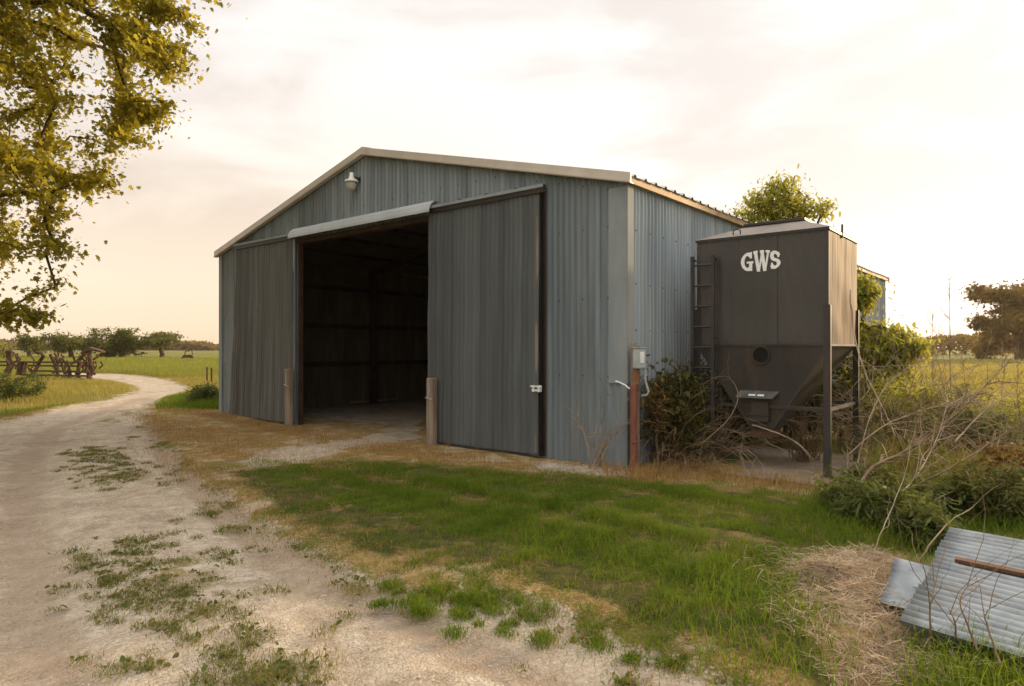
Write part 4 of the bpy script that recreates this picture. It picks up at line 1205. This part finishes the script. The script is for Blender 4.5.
def big_branch(name, pts, r, label, mat='cane', twigs=6, seed=1):
    """pts: (px,py,z) knots"""
    rng = np.random.default_rng(seed)
    K = [Q(*p) for p in pts]
    # Catmull-Rom
    out = []
    for i in range(len(K) - 1):
        p0 = K[max(i - 1, 0)]; p1 = K[i]; p2 = K[i + 1]; p3 = K[min(i + 2, len(K) - 1)]
        for t in np.linspace(0, 1, 7)[:-1]:
            t = float(t)
            out.append(.5 * ((2 * p1) + (p2 - p0) * t + (2 * p0 - 5 * p1 + 4 * p2 - p3) * t * t + (3 * p1 - p0 - 3 * p2 + p3) * t ** 3))
    out.append(K[-1])
    out = [p + Vector(tuple(rng.normal(size=3) * min(.004, r * .25))) for p in out]
    mb = MB(); m_ = len(out)
    mb.tube(out, [r * (1 - .75 * i / (m_ - 1)) for i in range(m_)], 6)
    for _ in range(twigs):
        i = int(rng.integers(m_ // 3, m_ - 1)); p = out[i]; d = (out[i + 1] - p).normalized()
        d = (d + Vector(tuple(rng.normal(size=3) * .38))).normalized()
        L_ = rng.uniform(.2, .8); sub = [p.copy()]; q_ = p.copy()
        for _k in range(5):
            q_ = q_ + d * L_ / 5; d = (d + Vector(tuple(rng.normal(size=3) * .18))).normalized(); sub.append(q_.copy())
        mb.tube(sub, [r * .4, r * .35, r * .3, r * .2, r * .15, r * .1], 4, False)
    return tag(mb.build(name, M[mat], smooth=True), label, 'branch', 'dead branches in the brush right of the bin')
big_branch('dead_branch', [(846, 520, 6.4), (868, 472, 6.8), (910, 448, 7.2), (958, 412, 7.6), (1008, 362, 8.0)], .022, 'long dark dead branch slanting up to the right across the field edge', 'cane_dark', 34, 1)
big_branch('dead_branch', [(843, 545, 6.0), (885, 502, 6.4), (950, 468, 6.8), (1015, 428, 7.2), (1040, 415, 7.4)], .014, 'lower brown dead branch slanting up to the right edge', 'cane_dark', 18, 2)
big_branch('dead_branch', [(850, 290, 8.4), (855, 340, 8.2), (868, 378, 8.0), (886, 414, 7.8), (893, 430, 7.7)], .011, 'pale cane arching down in front of the bin rear leg', 'cane', 10, 3)
big_branch('dead_branch', [(872, 562, 5.0), (878, 540, 5.1), (893, 505, 5.3), (906, 470, 5.6), (912, 440, 5.8)], .0055, 'pale upright cane in front of the weeds above the straw', 'cane', 3, 4)
big_branch('dead_branch', [(919, 562, 4.9), (935, 538, 4.9), (952, 520, 4.95), (972, 508, 5.0)], .008, 'pale stick bowed over the corner of the metal sheets', 'cane', 1, 5)
big_branch('dead_branch', [(955, 442, 7.0), (975, 420, 7.1), (995, 402, 7.3), (1018, 388, 7.5)], .009, 'thin forked branch behind the long dark one', 'cane', 14, 6)
big_branch('dead_branch', [(848, 455, 8.0), (885, 425, 8.2), (930, 408, 8.4), (975, 398, 8.6)], .010, 'grey-green branch arching from the bin leg to the field', 'cane', 24, 7)
big_branch('dead_branch', [(880, 520, 6.2), (905, 490, 6.5), (925, 462, 6.9), (940, 430, 7.2), (948, 400, 7.5)], .011, 'pale branch rising steeply across the long dark branch', 'cane', 20, 21)
big_branch('dead_branch', [(856, 470, 7.9), (866, 430, 8.0), (880, 395, 8.2), (905, 370, 8.4), (935, 355, 8.6)], .010, 'pale curved branch arching from the bin leg over the green bushes', 'cane', 20, 22)
big_branch('dead_branch', [(905, 530, 5.9), (935, 500, 6.2), (975, 485, 6.5), (1010, 470, 6.8)], .009, 'low brown branch lying over the weeds behind the sheets', 'cane_dark', 16, 23)
big_branch('dead_branch', [(742, 608, 4.2), (790, 625, 4.05), (830, 633, 3.98), (868, 637, 3.95)], .006, 'thin pale stick lying on the grass left of the straw', 'cane', 0, 8)
big_branch('dead_branch', [(700, 445, 8.7), (728, 420, 8.7), (738, 395, 8.8), (728, 377, 8.9), (712, 378, 9.0)], .010, 'looping brown vine in front of the bin hopper', 'cane_dark', 3, 9)
big_branch('dead_branch', [(752, 425, 8.8), (775, 432, 8.7), (800, 445, 8.6), (815, 462, 8.5)], .012, 'stick leaning from the bin outlet to the slab', 'cane', 1, 10)
def stalk(px, ytop, ybase, z, label, seed, r=.008):
    rng = np.random.default_rng(seed)
    top = Q(px, ytop, z); base = Vector((Q(px + rng.normal() * 4, 0, z).x, z, float(hgt(top.x, z))))
    mb = MB(); m_ = 9; pts = []
    for i in range(m_): pts.append(base.lerp(top, i / (m_ - 1)) + Vector((rng.normal() * .02, rng.normal() * .02, 0)))
    mb.tube(pts, [r * (1 - .7 * i / (m_ - 1)) for i in range(m_)], 5)
    H_ = top.z - base.z
    for k_ in range(16):
        f = rng.uniform(.45, 1.0); p = base.lerp(top, f); az = rng.uniform(0, 6.28); L_ = H_ * .16 * (1.25 - f)
        d = Vector((math.cos(az), math.sin(az), 1.0)).normalized()
        mb.tube([p, p + d * L_ * .5, p + d * L_ + Vector((0, 0, L_ * .2))], [r * .5, r * .4, r * .2], 4, False)
    return tag(mb.build('bare_weed_stalk', M['cane_dark'], smooth=True), label, 'weed stalk', 'bare weed stalks at the field edge')
stalk(949, 278, 400, 13, 'tallest bare weed stalk standing against the bright sky', 1, .011)
stalk(933, 310, 400, 12, 'shorter bare weed stalk left of the tallest one', 2, .009)
stalk(962, 350, 400, 12, 'short bare stalk just right of the tallest one', 3)
stalk(1003, 330, 400, 10, 'bare stalk in front of the tall backlit tree', 4)
stalk(922, 352, 400, 11, 'bare stalk leaning beside the leafy shrub', 5)
stalk(1016, 345, 400, 9, 'bare stalk at the right edge of the field', 6)

# thin dead stems in front of the metal sheets
for i, (pts, lab) in enumerate((
        ([(931, 640, 3.55), (930, 610, 3.55), (934, 585, 3.6), (932, 560, 3.65)], 'straight thin dead stem in front of the left part of the big sheet'),
        ([(978, 652, 3.3), (968, 625, 3.35), (960, 602, 3.4), (968, 585, 3.45)], 'forked dark stem in front of the middle of the big sheet'),
        ([(1000, 665, 3.2), (992, 640, 3.25), (985, 616, 3.3), (996, 605, 3.35)], 'bent dark stem at the right in front of the big sheet'),
        ([(956, 640, 3.4), (954, 620, 3.4), (948, 608, 3.45)], 'short dead stem between the taller ones before the sheet'))):
    o = big_branch('dead_weed', pts, .006, lab, 'cane_dark', 4, 30 + i); o['group'] = 'dead stems in front of the metal sheets'; o['category'] = 'dead weed'

# ------------------------------------------------------------------ metal sheets and board
def corr_sheet(name, org, e1, e2, pitch, amp, label, seed, jag=.012, mat='sheet'):
    org = Vector(org); e1 = Vector(e1); e2 = Vector(e2); nrm = e2.cross(e1).normalized()
    if nrm.z < 0: nrm = -nrm
    L1, L2 = e1.length, e2.length
    n1 = int(L1 / pitch * 10); n2 = 14
    rng = np.random.default_rng(seed); P = []
    jit_ = rng.uniform(-jag, jag, int(L1 / .3) + 3)
    for i in range(n1 + 1):
        for j in range(n2 + 1):
            f1, f2 = i / n1, j / n2
            st = jit_[int(f1 * L1 / .3)] if j == 0 else 0
            a_ = amp * math.cos(2 * math.pi * f1 * L1 / pitch)
            sag = .012 * math.sin(f2 * 5 + seed) * math.sin(f1 * 3 + 1)
            P.append(org + e1 * f1 + e2 * f2 + e2.normalized() * st + nrm * (a_ + sag))
    id_ = np.arange((n1 + 1) * (n2 + 1)).reshape(n1 + 1, n2 + 1)
    F = np.stack([id_[:-1, :-1].ravel(), id_[:-1, 1:].ravel(), id_[1:, 1:].ravel(), id_[1:, :-1].ravel()], 1)
    o = link(name, np_mesh(name, P, [F]), M[mat], smooth=True)
    m = o.modifiers.new('thick', 'SOLIDIFY'); m.thickness = .003
    return tag(o, label, 'metal sheet', 'corrugated metal sheets on the ground')
SB = Vector((2.14, 3.66, .13)); SA = Vector((3.333, 5.06, .28))
e1 = SA - SB; e2d = Vector((.743, -.668, -.045)).normalized()
corr_sheet('corrugated_sheet', SB, e1, e2d * 2.2, .082, .022, 'large bright corrugated sheet with a brown board lying across it', 3)
corr_sheet('corrugated_sheet', SB + Vector((.05, .02, -.040)) , e1 * .97, e2d * 2.2 + Vector((.02, -.03, 0)), .082, .022, 'corrugated sheet lying directly under the large bright one', 4)
p0 = G(878, 609, .04); p1 = G(894, 566, .10)
corr_sheet('corrugated_sheet', (p0[0], p0[1], .085), (p1[0] - p0[0], p1[1] - p0[1], .06), e2d * 1.1, .086, .010, 'small dull corrugated sheet sticking out to the left under the large one', 5, .01)
bA = SB + e1 * .60 + e2d * .12; n_s = e2d.cross(e1).normalized(); n_s = n_s if n_s.z > 0 else -n_s
mb = MB(); mb.beam(bA + n_s * .033, bA + e2d * 1.5 + e1 * .02 + n_s * .033, .062, .024, up=tuple(n_s))
tag(mb.build('board', M['board'], bevel=.003), 'brown wooden board lying on the large corrugated sheet', 'board')
# timber under the sheets
mb = MB(); mb.beam((2.6, 3.9, .03), (3.7, 4.95, .06), .09, .09)
tag(mb.build('timber', M['wood'], bevel=.005), 'weathered timber propping up the corrugated sheets from below', 'timber')

# ------------------------------------------------------------------ rusty implements and fence posts
im = empty('farm_implement', (-23.5, 34.0, 0), 0, 'long rusty farm implement with curved shanks standing in golden grass', 'farm implement')
def IX(px): return (px - 512) / FPX * 34.0 + 23.5
def IZ(py): return CH - (py - HY) / FPX * 34.0
for (zz_, y_, x0, x1) in ((IZ(362), 0, -40, 88), (IZ(366), .8, -40, 75), (IZ(371), -.4, 35, 92), (IZ(375), -.5, 30, 95)):
    mb = MB(); mb.beam((IX(x0), y_, zz_ + .03), (IX(x1), y_, zz_ - .03), .10, .09); mb.build('frame_bar', M['rust'], im)
def shank(pts, r=.09, y=0, nm='shank'):
    mb = MB(); mb.tube([(IX(a), y + .15 * math.sin(i), IZ(b)) for i, (a, b) in enumerate(pts)], r, 7); mb.build(nm, M['rust'], im)
shank([(7, 376), (8, 365), (7, 357), (9, 350)], .14); shank([(11, 351), (4, 352)], .08); shank([(13, 352), (17, 359)], .05)
shank([(19, 375), (20, 362)], .15); shank([(24, 375), (25, 362)], .07)
shank([(33, 375), (36, 366), (38, 361), (43, 356), (43, 353), (39, 352.5)], .09)
shank([(53, 354), (55, 362), (58, 370), (60, 378)], .08, -.2); shank([(54, 355), (53, 366), (54, 377)], .06, .2); shank([(60, 358), (63, 374)], .05)
shank([(72, 376), (71, 369), (74, 377)], .06, -.3); shank([(77, 376), (78, 362)], .09)
shank([(76, 363), (80, 356), (85, 354)], .08); shank([(86, 378), (87, 366), (85, 353)], .12, .2); shank([(92, 380), (93, 365), (91, 348)], .10, -.3)
shank([(87, 366), (93, 362)], .07); shank([(86, 372), (94, 374)], .08); shank([(82, 377), (90, 381), (96, 377)], .10, -.5); shank([(52, 377), (62, 379), (72, 376)], .06, -.5)
mb = MB(); mb.prism([(IX(84), -.3, IZ(352.5)), (IX(92), -.3, IZ(347)), (IX(105), -.3, IZ(351)), (IX(105), -.3, IZ(352.5)), (IX(92), -.3, IZ(350)), (IX(85), -.3, IZ(354.5))], (0, .35, 0))
mb.build('cover', M['rust'], im)
rngm = np.random.default_rng(77)
for (xa, xb, nrod) in ((4, 14, 7), (18, 28, 6), (50, 64, 8), (68, 82, 9), (83, 95, 14), (36, 42, 3)):
    mb = MB()
    for _ in range(nrod):
        x0_ = rngm.uniform(xa, xb); y0_ = rngm.uniform(352, 368); x1_ = min(x0_ + rngm.normal() * 3, 94); y1_ = y0_ + rngm.uniform(5, 14)
        yy_ = rngm.uniform(-.7, .7)
        mb.tube([(IX(x0_), yy_, IZ(y0_)), (IX((x0_ + x1_) / 2) + .1, yy_ + .1, IZ((y0_ + y1_) / 2)), (IX(x1_), yy_, IZ(min(y1_, 380)))], rngm.uniform(.025, .06), 5)
    mb.build('linkage', M['rust'], im)
mb = MB()
for k_ in range(12):
    a_ = 40 + k_ * 4.2; mb.tube([(IX(a_), -.5, IZ(375)), (IX(a_ + 1.5), -.55, IZ(380)), (IX(a_ - .5), -.7, IZ(383))], .025, 5)
mb.build('tines', M['rust'], im)
f2 = empty('small_implement', (-44.8, 92, 0), .3, 'small rusty implement standing alone in the far field', 'farm implement')
mb = MB(); mb.box(-1.0, .9, -.5, .5, .25, 1.1); mb.build('body', M['rust'], f2, bevel=.08)
mb = MB(); mb.tube([(-.7, 0, 1.0), (-.6, 0, 1.8), (.2, 0, 1.9), (.6, 0, 2.6)], .12, 6); mb.tube([(.6, 0, 2.6), (.9, .1, 1.1)], .1, 6); mb.build('mast', M['rust'], f2)
f2.scale = (.62, .62, .66)
for sx in (-1, 1):
    mb = MB(); mb.lathe([(.0, -.1), (.42, -.1), (.45, 0), (.42, .1), (0, .1)], (0, 0, 0), 14)
    o = mb.build('wheel', M['dark_steel'], f2); o.rotation_euler = (R(90), 0, 0); o.location = (sx * .8, -.65, .42)
for i, (px, yt, yb, lab) in enumerate(((207, 367, 383, 'thin rusty fence post left of its twin beside the barn corner'), (211.5, 368, 384, 'thin rusty fence post nearest the barn corner'), (-30, 360, 390, 'thin fence post past the left edge of the view'))):
    g = G(px, yb); H_ = (yb - yt) / FPX * g[1]
    e = empty('fence_post', (g[0], g[1], float(hgt(*g))), .2 * i, lab, 'fence post', 'thin fence posts')
    mb = MB(); mb.box(-.035, .035, -.006, .006, -.2, H_).box(-.006, .006, 0, .04, -.2, H_); mb.build('post', M['rust'], e)
# ------------------------------------------------------------------ straw heap
rng = np.random.default_rng(71)
def strands(name, P, L_, r, flat, mat, label, cat, seed=1):
    rng = np.random.default_rng(seed); m = len(P)
    az = rng.uniform(0, 2 * np.pi, m); el_ = rng.normal(size=m) * flat
    D = np.stack([np.cos(az) * np.cos(el_), np.sin(az) * np.cos(el_), np.sin(el_)], 1)
    Ls = L_ * rng.uniform(.4, 1.2, m)[:, None]
    Sx = np.cross(D, rng.normal(size=(m, 3))); Sx /= np.linalg.norm(Sx, axis=1, keepdims=True)
    a = P - D * Ls / 2; b = P + D * Ls / 2 - np.array([[0, 0, 1]]) * Ls * .12; c_ = P + np.array([[0, 0, 1]]) * Ls * .06
    Vb = np.stack([a - Sx * r, a + Sx * r, c_ + Sx * r, c_ - Sx * r, b + Sx * r * .5, b - Sx * r * .5], 1).reshape(-1, 3)
    base = np.arange(m)[:, None] * 6
    me = np_mesh(name, Vb, [base + np.array([[0, 1, 2, 3]]), base + np.array([[3, 2, 4, 5]])])
    return tag(link(name, me, M[mat]), label, cat, kind='stuff')
HP = []
c0 = G(832, 580); c1_ = G(858, 600)
for c_, rr, hh_, m in ((c0, (.27, .22), .10, 2600), (c1_, (.24, .22), .06, 2000)):
    p = rng.normal(size=(m, 2)) * .55
    hgt_ = hh_ * np.exp(-(p ** 2).sum(1) * 1.3) * rng.uniform(.75, 1.05, m) + .01
    HP.append(np.stack([c_[0] + p[:, 0] * rr[0], c_[1] + p[:, 1] * rr[1], hgt_], 1))
hx_ = rng.uniform(1.55, 2.9, 16000); hy_ = rng.uniform(3.2, 5.3, 16000)
k_ = sm(sdf(hx_, hy_, HAY), .12) * .72 * np.clip(.1 + 1.3 * (.5 + .5 * np.sin(hx_ * 9) * np.sin(hy_ * 7 + hx_ * 3)), 0, 1) > rng.uniform(0, 1, 16000)
HP.append(np.stack([hx_[k_], hy_[k_], hgt(hx_[k_], hy_[k_]) + .03 + rng.uniform(0, .04, k_.sum())], 1))
HPs = np.concatenate(HP)
HPs[:, 2] += .018 * np.sin(HPs[:, 0] * 31) * np.sin(HPs[:, 1] * 27 + HPs[:, 0] * 9)
strands('straw_heap', HPs, .20, .0016, .30, 'straw', 'matted heap of pale dry straw left of the metal sheets', 'straw', 2)

# ------------------------------------------------------------------ grass
def scatter(n_, x0, x1, y0, y1, prob, seed):
    rng = np.random.default_rng(seed)
    x = rng.uniform(x0, x1, n_); y = rng.uniform(y0, y1, n_)
    k_ = prob(x, y) > rng.uniform(0, 1, n_)
    return x[k_], y[k_]
def lump(x, y, s_, o=0.0):
    return .5 + .25 * (np.sin(x * s_ + o) * np.cos(y * s_ * 1.13 + o * 2) + np.sin((x + y) * s_ * .71 + 1 + o) + np.sin(x * s_ * 2.3 - y * s_ * 1.9 + o) * .6)
def inbarn(x, y):
    dx, dy = x - L0[0], y - L0[1]
    s_ = dx * U[0] + dy * U[1]; t_ = dx * VV[0] + dy * VV[1]
    return (s_ > -.02) & (s_ < WD + .02) & (t_ > -.16) & (t_ < LN)
def binpad(x, y):
    dx, dy = x - BX, y - BY
    s_ = dx * U[0] + dy * U[1]; t_ = dx * VV[0] + dy * VV[1]
    return (s_ > -.9) & (s_ < 2.1) & (t_ > -.6) & (t_ < 2.1)
# lawn
x, y = scatter(520000, -8, 4.2, 3.2, 10.5, lambda x, y: (sm(sdf(x, y, LAWN), .12) * np.clip((lump(x, y, 3.1) + .9 * (lump(x, y, 7.3, 2) - .5)) * 2.6 - .40, .08, 1) * np.clip(.65 + (x + 3.2) / 4.0, .55, 1) * ~inbarn(x, y)), 1)
rng = np.random.default_rng(2)
d_in = np.clip(-sdf(x, y, LAWN) / .7, .15, 1)
cl2 = np.clip(lump(x, y, 2.2, 3), 0, 1) * np.clip(lump(x, y, 8.5, 1) * 1.5 - .1, .15, 1.3)
h = (.03 + .15 * cl2 * rng.uniform(.4, 1.3, len(x)) + .10 * (rng.uniform(0, 1, len(x)) > .985)) * (.45 + .55 * d_in) * np.clip(.55 + (x + 2.5) / 5, .5, 1)
P = np.stack([x, y, hgt(x, y) + .025], 1)
tag(link('lawn_grass', blades_mesh('lawn_grass', P, h, rng.uniform(.003, .006, len(x)), 1.1, rng), M['g_lawn']), 'short green grass on the plot in front of the barn', 'grass', kind='stuff')
print('lawn', len(x))
# dry straw-coloured grass among the lawn and in front of the doors
def dprob(x, y):
    a = np.maximum(sm(sdf(x, y, DRY), .25), .7 * sm(sdf(x, y, LAWN), .3) * np.clip(lump(x, y, 3.1, 5) * 2 - .3, .12, 1))
    s_ = sdf(x, y, ROAD); a = np.maximum(a, .95 * np.exp(-((s_ - .1) / .35) ** 2))
    g_ = np.maximum(sm(sdf(x, y, ENTR), .1), sm(sdf(x, y, WALLG), .04))
    return a * (1 - .8 * g_) * ~inbarn(x, y) * ~binpad(x, y) * np.clip(lump(x, y, 4.0, 1) * 2.4 - .5, .03, 1)
x, y = scatter(330000, -14, 9, 3.2, 17.5, dprob, 3)
h = .03 + .05 * np.random.default_rng(4).uniform(0, 1, len(x)) ** 2 + .03 * (y > 8) + .07 * (sdf(x, y, LAWN) < -.1) * np.random.default_rng(40).uniform(0, 1, len(x))
tag(link('dry_grass', blades_mesh('dry_grass', np.stack([x, y, hgt(x, y)], 1), h, np.full(len(x), .0045), 1.3, np.random.default_rng(5)), M['g_dry']), 'short dry brown grass between the lawn and the barn', 'grass', kind='stuff')
print('dry', len(x))
# taller brown grass at the bin slab and in front of the bush
x, y = scatter(26000, 1.2, 7.0, 6.8, 9.6, lambda x, y: sm(sdf(x, y, DRY), .1) * ~binpad(x, y) * ~inbarn(x, y) * (lump(x, y, 3) * 1.2), 6)
tag(link('tall_dry_grass', blades_mesh('tall_dry_grass', np.stack([x, y, hgt(x, y)], 1), np.random.default_rng(7).uniform(.08, .30, len(x)), np.full(len(x), .005), 1.0, np.random.default_rng(8)), M['g_dry']), 'tall brown dead grass around the bush and the bin slab', 'grass', kind='stuff')
# tufts on the gravel
cl_ = []
rng = np.random.default_rng(9)
cand = 0
while len(cl_) < 430 and cand < 90000:
    cand += 1
    xx, yy = rng.uniform(-8, 2.6), 3.3 + rng.uniform(0, 1) ** 1.6 * 12
    s_ = float(sdf(np.array([xx]), np.array([yy]), ROAD)[0])
    pr_ = .0012
    for ip, p in enumerate(MED): pr_ = max(pr_, (.8, .8, .8, .22)[ip] * float(sm(sdf(np.array([xx]), np.array([yy]), p), .12)[0]))
    if s_ > -.9: pr_ = max(pr_, .16 * math.exp(-(s_ / .45) ** 2))
    if s_ > .1: continue
    if rng.uniform() < pr_ * (1.2 if lump(xx, yy, 5.0) > .5 else .35): cl_.append((xx, yy, rng.uniform(.02, .10)))
PX = []; HH = []
for (xx, yy, rr) in cl_:
    m = int(70 * (rr / .06))
    p = rng.normal(size=(m, 2)) * rr * .7
    PX.append(np.stack([xx + p[:, 0], yy + p[:, 1]], 1)); HH.append(rng.uniform(.015, .05, m) * (.6 + rr * 6))
PX = np.concatenate(PX); HH = np.concatenate(HH)
P = np.stack([PX[:, 0], PX[:, 1], hgt(PX[:, 0], PX[:, 1]) - .025], 1)
bl = rng.uniform(0, 1, len(P)) < .10
tag(link('track_weeds', leaves_mesh('track_weeds', P[bl] + np.array([[0, 0, .012]]), .035, LEAF_OVAL, .1, rng=rng), M['lf_weed']), 'small broad-leaved weeds among the grass tufts of the gravel track', 'weeds', kind='stuff')
tag(link('grass_tufts', blades_mesh('grass_tufts', P, HH, np.full(len(P), .0045), 1.5, rng), M['g_tuft']), 'sparse tufts of grass growing through the gravel track', 'grass', kind='stuff')
PX = []; HH = []; rng = np.random.default_rng(44); nn = 0
while nn < 95:
    xx, yy = rng.uniform(-.9, 2.4), rng.uniform(3.3, 5.6)
    s_ = float(sdf(np.array([xx]), np.array([yy]), ROAD)[0])
    if s_ < -.8 or s_ > .35 or rng.uniform() > math.exp(-abs(s_ + .05) / .35) * (.25 + lump(xx, yy, 4.1, 2)): continue
    if float(sdf(np.array([xx]), np.array([yy]), HAY)[0]) < .1: continue
    nn += 1; rr = rng.uniform(.15, 1) ** 1.6 * .10 + .012; m = int(2000 * rr)
    p = rng.normal(size=(m, 2)) * rr * .6
    PX.append(np.stack([xx + p[:, 0], yy + p[:, 1]], 1)); HH.append(rng.uniform(.4, 1.1, m) * (.03 + rr * .9) * np.exp(-(p ** 2).sum(1) / (rr * rr) * .6))
PX = np.concatenate(PX); HH = np.concatenate(HH)
P = np.stack([PX[:, 0], PX[:, 1], hgt(PX[:, 0], PX[:, 1]) - .02], 1)
tag(link('edge_grass', blades_mesh('edge_grass', P, HH, np.full(len(P), .005), 1.4, rng), M['g_lawn']), 'green grass clumps breaking up the near edge of the gravel', 'grass', kind='stuff')
# golden tall grass on the left bank
def goldp(x, y):
    s_ = sdf(x, y, ROAD)
    far = (y > 15.0) & (x < -8) & (s_ > .15)
    near = (x < -9.5) & (s_ > .1) & (y > 11)
    return (far | near) * np.clip(.35 + lump(x, y, .7), 0, 1) * (np.abs(x / y) < 1.05) * (1 - np.clip((y - 30) / 30, 0, .8)) * ~inbarn(x, y)
x, y = scatter(260000, -48, -7, 11, 46, goldp, 11)
rng = np.random.default_rng(12)
h = np.clip(.10 + .34 * np.clip(sdf(x, y, ROAD) / 2.2, 0, 1) * lump(x, y, .9, 2), .06, .6) * rng.uniform(.6, 1.2, len(x))
tall = (x < -17) & (y > 20)
h *= np.where(x > -13, .55, 1.0)
tag(link('golden_grass', blades_mesh('golden_grass', np.stack([x, y, hgt(x, y)], 1), h, rng.uniform(.010, .018, len(x)), .7, rng), M['g_gold']), 'tall golden grass on the bank left of the track', 'grass', kind='stuff')
print('gold', len(x))
# greener grass beside the left corner of the barn
x, y = scatter(40000, -13, -6.6, 14.5, 24, lambda x, y: (sdf(x, y, ROAD) > .15) * ~inbarn(x, y) * (y > 15 + 0 * x) * np.clip(lump(x, y, 1.8) * 1.4, 0, 1) * (sm(sdf(x, y, DRY), .3) < .5), 13)
tag(link('verge_grass', blades_mesh('verge_grass', np.stack([x, y, hgt(x, y)], 1), np.random.default_rng(14).uniform(.12, .38, len(x)) * np.clip((sdf(x, y, ROAD)) / 1.2, .35, 1), np.full(len(x), .010), .7, np.random.default_rng(15)), M['g_lawn']), 'green verge grass beside the left corner of the barn', 'grass', kind='stuff')
# right field
def fieldp(x, y):
    return (x / y > np.where(y < 14, .53, .36)) * (x / y < 1.25) * ~inbarn(x, y) * ~binpad(x, y) * np.clip(.3 + lump(x, y, .8, 4), 0, 1) * (1.0 - .75 * np.clip((y - 14) / 40, 0, 1)) * (y > 8.2)
rng = np.random.default_rng(16)
m = 330000
y = 8.2 * (85 / 8.2) ** rng.uniform(0, 1, m); x = y * rng.uniform(.36, 1.2, m)
k_ = fieldp(x, y) > rng.uniform(0, 1, m); x, y = x[k_], y[k_]
h = rng.uniform(.10, .30, len(x)) * (.6 + .7 * lump(x, y, .6, 6)) * (1 + (y < 14) * .25)
near_ = y < 14.5
P = np.stack([x, y, hgt(x, y)], 1); wd = .004 + .0008 * y
for nm, sel, mt, lab in (('weedy_grass', near_, 'g_field', 'long green and yellow grass behind the brush pile'), ('field_grass', ~near_, 'g_gold', 'sunlit yellow grass of the open field on the right')):
    tag(link(nm, blades_mesh(nm, P[sel], h[sel], wd[sel], .6, np.random.default_rng(17)), M[mt]), lab, 'grass', kind='stuff')
print('field', len(x))
# long green grass round the weeds and in front of the sheets
def longp(x, y):
    a = sm(sdf(x, y, poly_world([(800, 500), (900, 485), (1060, 480), (1100, 560), (1020, 540), (950, 528), (905, 552), (830, 545), (800, 540)])), .1)
    b_ = sm(sdf(x, y, poly_world([(915, 655), (975, 650), (1030, 678), (1060, 720), (905, 720)])), .05) * .9
    c_ = sm(sdf(x, y, poly_world([(690, 560), (800, 560), (812, 640), (830, 700), (700, 660)])), .1) * .35
    return np.maximum(np.maximum(a * .6, b_), c_)
x, y = scatter(90000, .8, 6.5, 3.0, 8.5, longp, 18)
rng = np.random.default_rng(19)
tag(link('long_grass', blades_mesh('long_grass', np.stack([x, y, hgt(x, y)], 1), rng.uniform(.08, .24, len(x)), rng.uniform(.004, .008, len(x)), 1.0, rng), M['g_lawn']), 'long green grass around the weeds and the metal sheets', 'grass', kind='stuff')
def jungle(x, y):
    return .85 * sm(sdf(x, y, poly_world([(848, 462), (880, 425), (930, 405), (1100, 398), (1120, 500), (1030, 520), (930, 500), (865, 492)])), .15) * ~binpad(x, y) * np.clip(lump(x, y, 2.2, 6) * 1.8 - .2, .05, 1)
x, y = scatter(52000, 3.5, 13, 5.5, 14, jungle, 28)
rng = np.random.default_rng(29); kk_ = rng.uniform(0, 1, len(x)) < .72
P = np.stack([x, y, hgt(x, y)], 1); h = rng.uniform(.2, .75, len(x)) * (.5 + .8 * lump(x, y, 1.9, 2))
tag(link('rank_grass', blades_mesh('rank_grass', P[kk_], h[kk_], np.full(kk_.sum(), .008), 1.0, rng), M['g_rank']), 'tall rank green grass growing through the dead branches', 'grass', kind='stuff')
tag(link('dead_grass', blades_mesh('dead_grass', P[~kk_], h[~kk_] * 1.15, np.full((~kk_).sum(), .006), 1.2, rng), M['g_dry']), 'tall dead grass stems tangled with the dead branches', 'grass', kind='stuff')
# far left green strip of field
rng = np.random.default_rng(20)
m = 60000
y = 36 * (110 / 36) ** rng.uniform(0, 1, m); x = y * rng.uniform(-.95, -.38, m)
k_ = (~inbarn(x, y)) & (sdf(x, y, ROAD) > .3); x, y = x[k_], y[k_]
tag(link('meadow_grass', blades_mesh('meadow_grass', np.stack([x, y, hgt(x, y)], 1), rng.uniform(.15, .4, len(x)), .02 + .0006 * y, .6, rng), M['g_meadow']), 'green meadow grass in the distance beyond the track', 'grass', kind='stuff')
# pebbles
rng = np.random.default_rng(22)
x, y = scatter(60000, -9, 3, 3.2, 12, lambda x, y: (sdf(x, y, ROAD) < .1) * np.clip(1.6 - y / 8, .1, 1) * np.clip(lump(x, y, 1.9, 3) * 1.8 - .3, .04, 1), 23)
wx, wy = scatter(2600, -1, 3, 8.3, 11.5, lambda x, y: sm(sdf(x, y, WALLG), .04), 24)
x = np.concatenate([x, wx]); y = np.concatenate([y, wy]); m = len(x)
tm = np.array([(1, 0, 0), (-1, 0, 0), (0, 1, 0), (0, -1, 0), (0, 0, .6), (0, 0, -.6)])
tf = np.array([(0, 2, 4), (2, 1, 4), (1, 3, 4), (3, 0, 4), (2, 0, 5), (1, 2, 5), (3, 1, 5), (0, 3, 5)])
sc = rng.uniform(.002, .007, m) * np.where(rng.uniform(0, 1, m) > .985, 2.4, 1); sc[-len(wx):] *= 2.0
P = np.stack([x, y, hgt(x, y) - .026], 1); P[-len(wx):, 2] += .035
Vp = P[:, None] + (tm[None] * rng.uniform(.6, 1.3, (m, 6, 1)) * sc[:, None, None])
Fp = (np.arange(m)[:, None, None] * 6 + tf[None]).reshape(-1, 3)
tag(link('pebbles', np_mesh('pebbles', Vp.reshape(-1, 3), [Fp]), M['pebble']), 'small pale stones scattered over the gravel and along the wall', 'gravel', kind='stuff')
print('OBJ', len(bpy.data.objects))
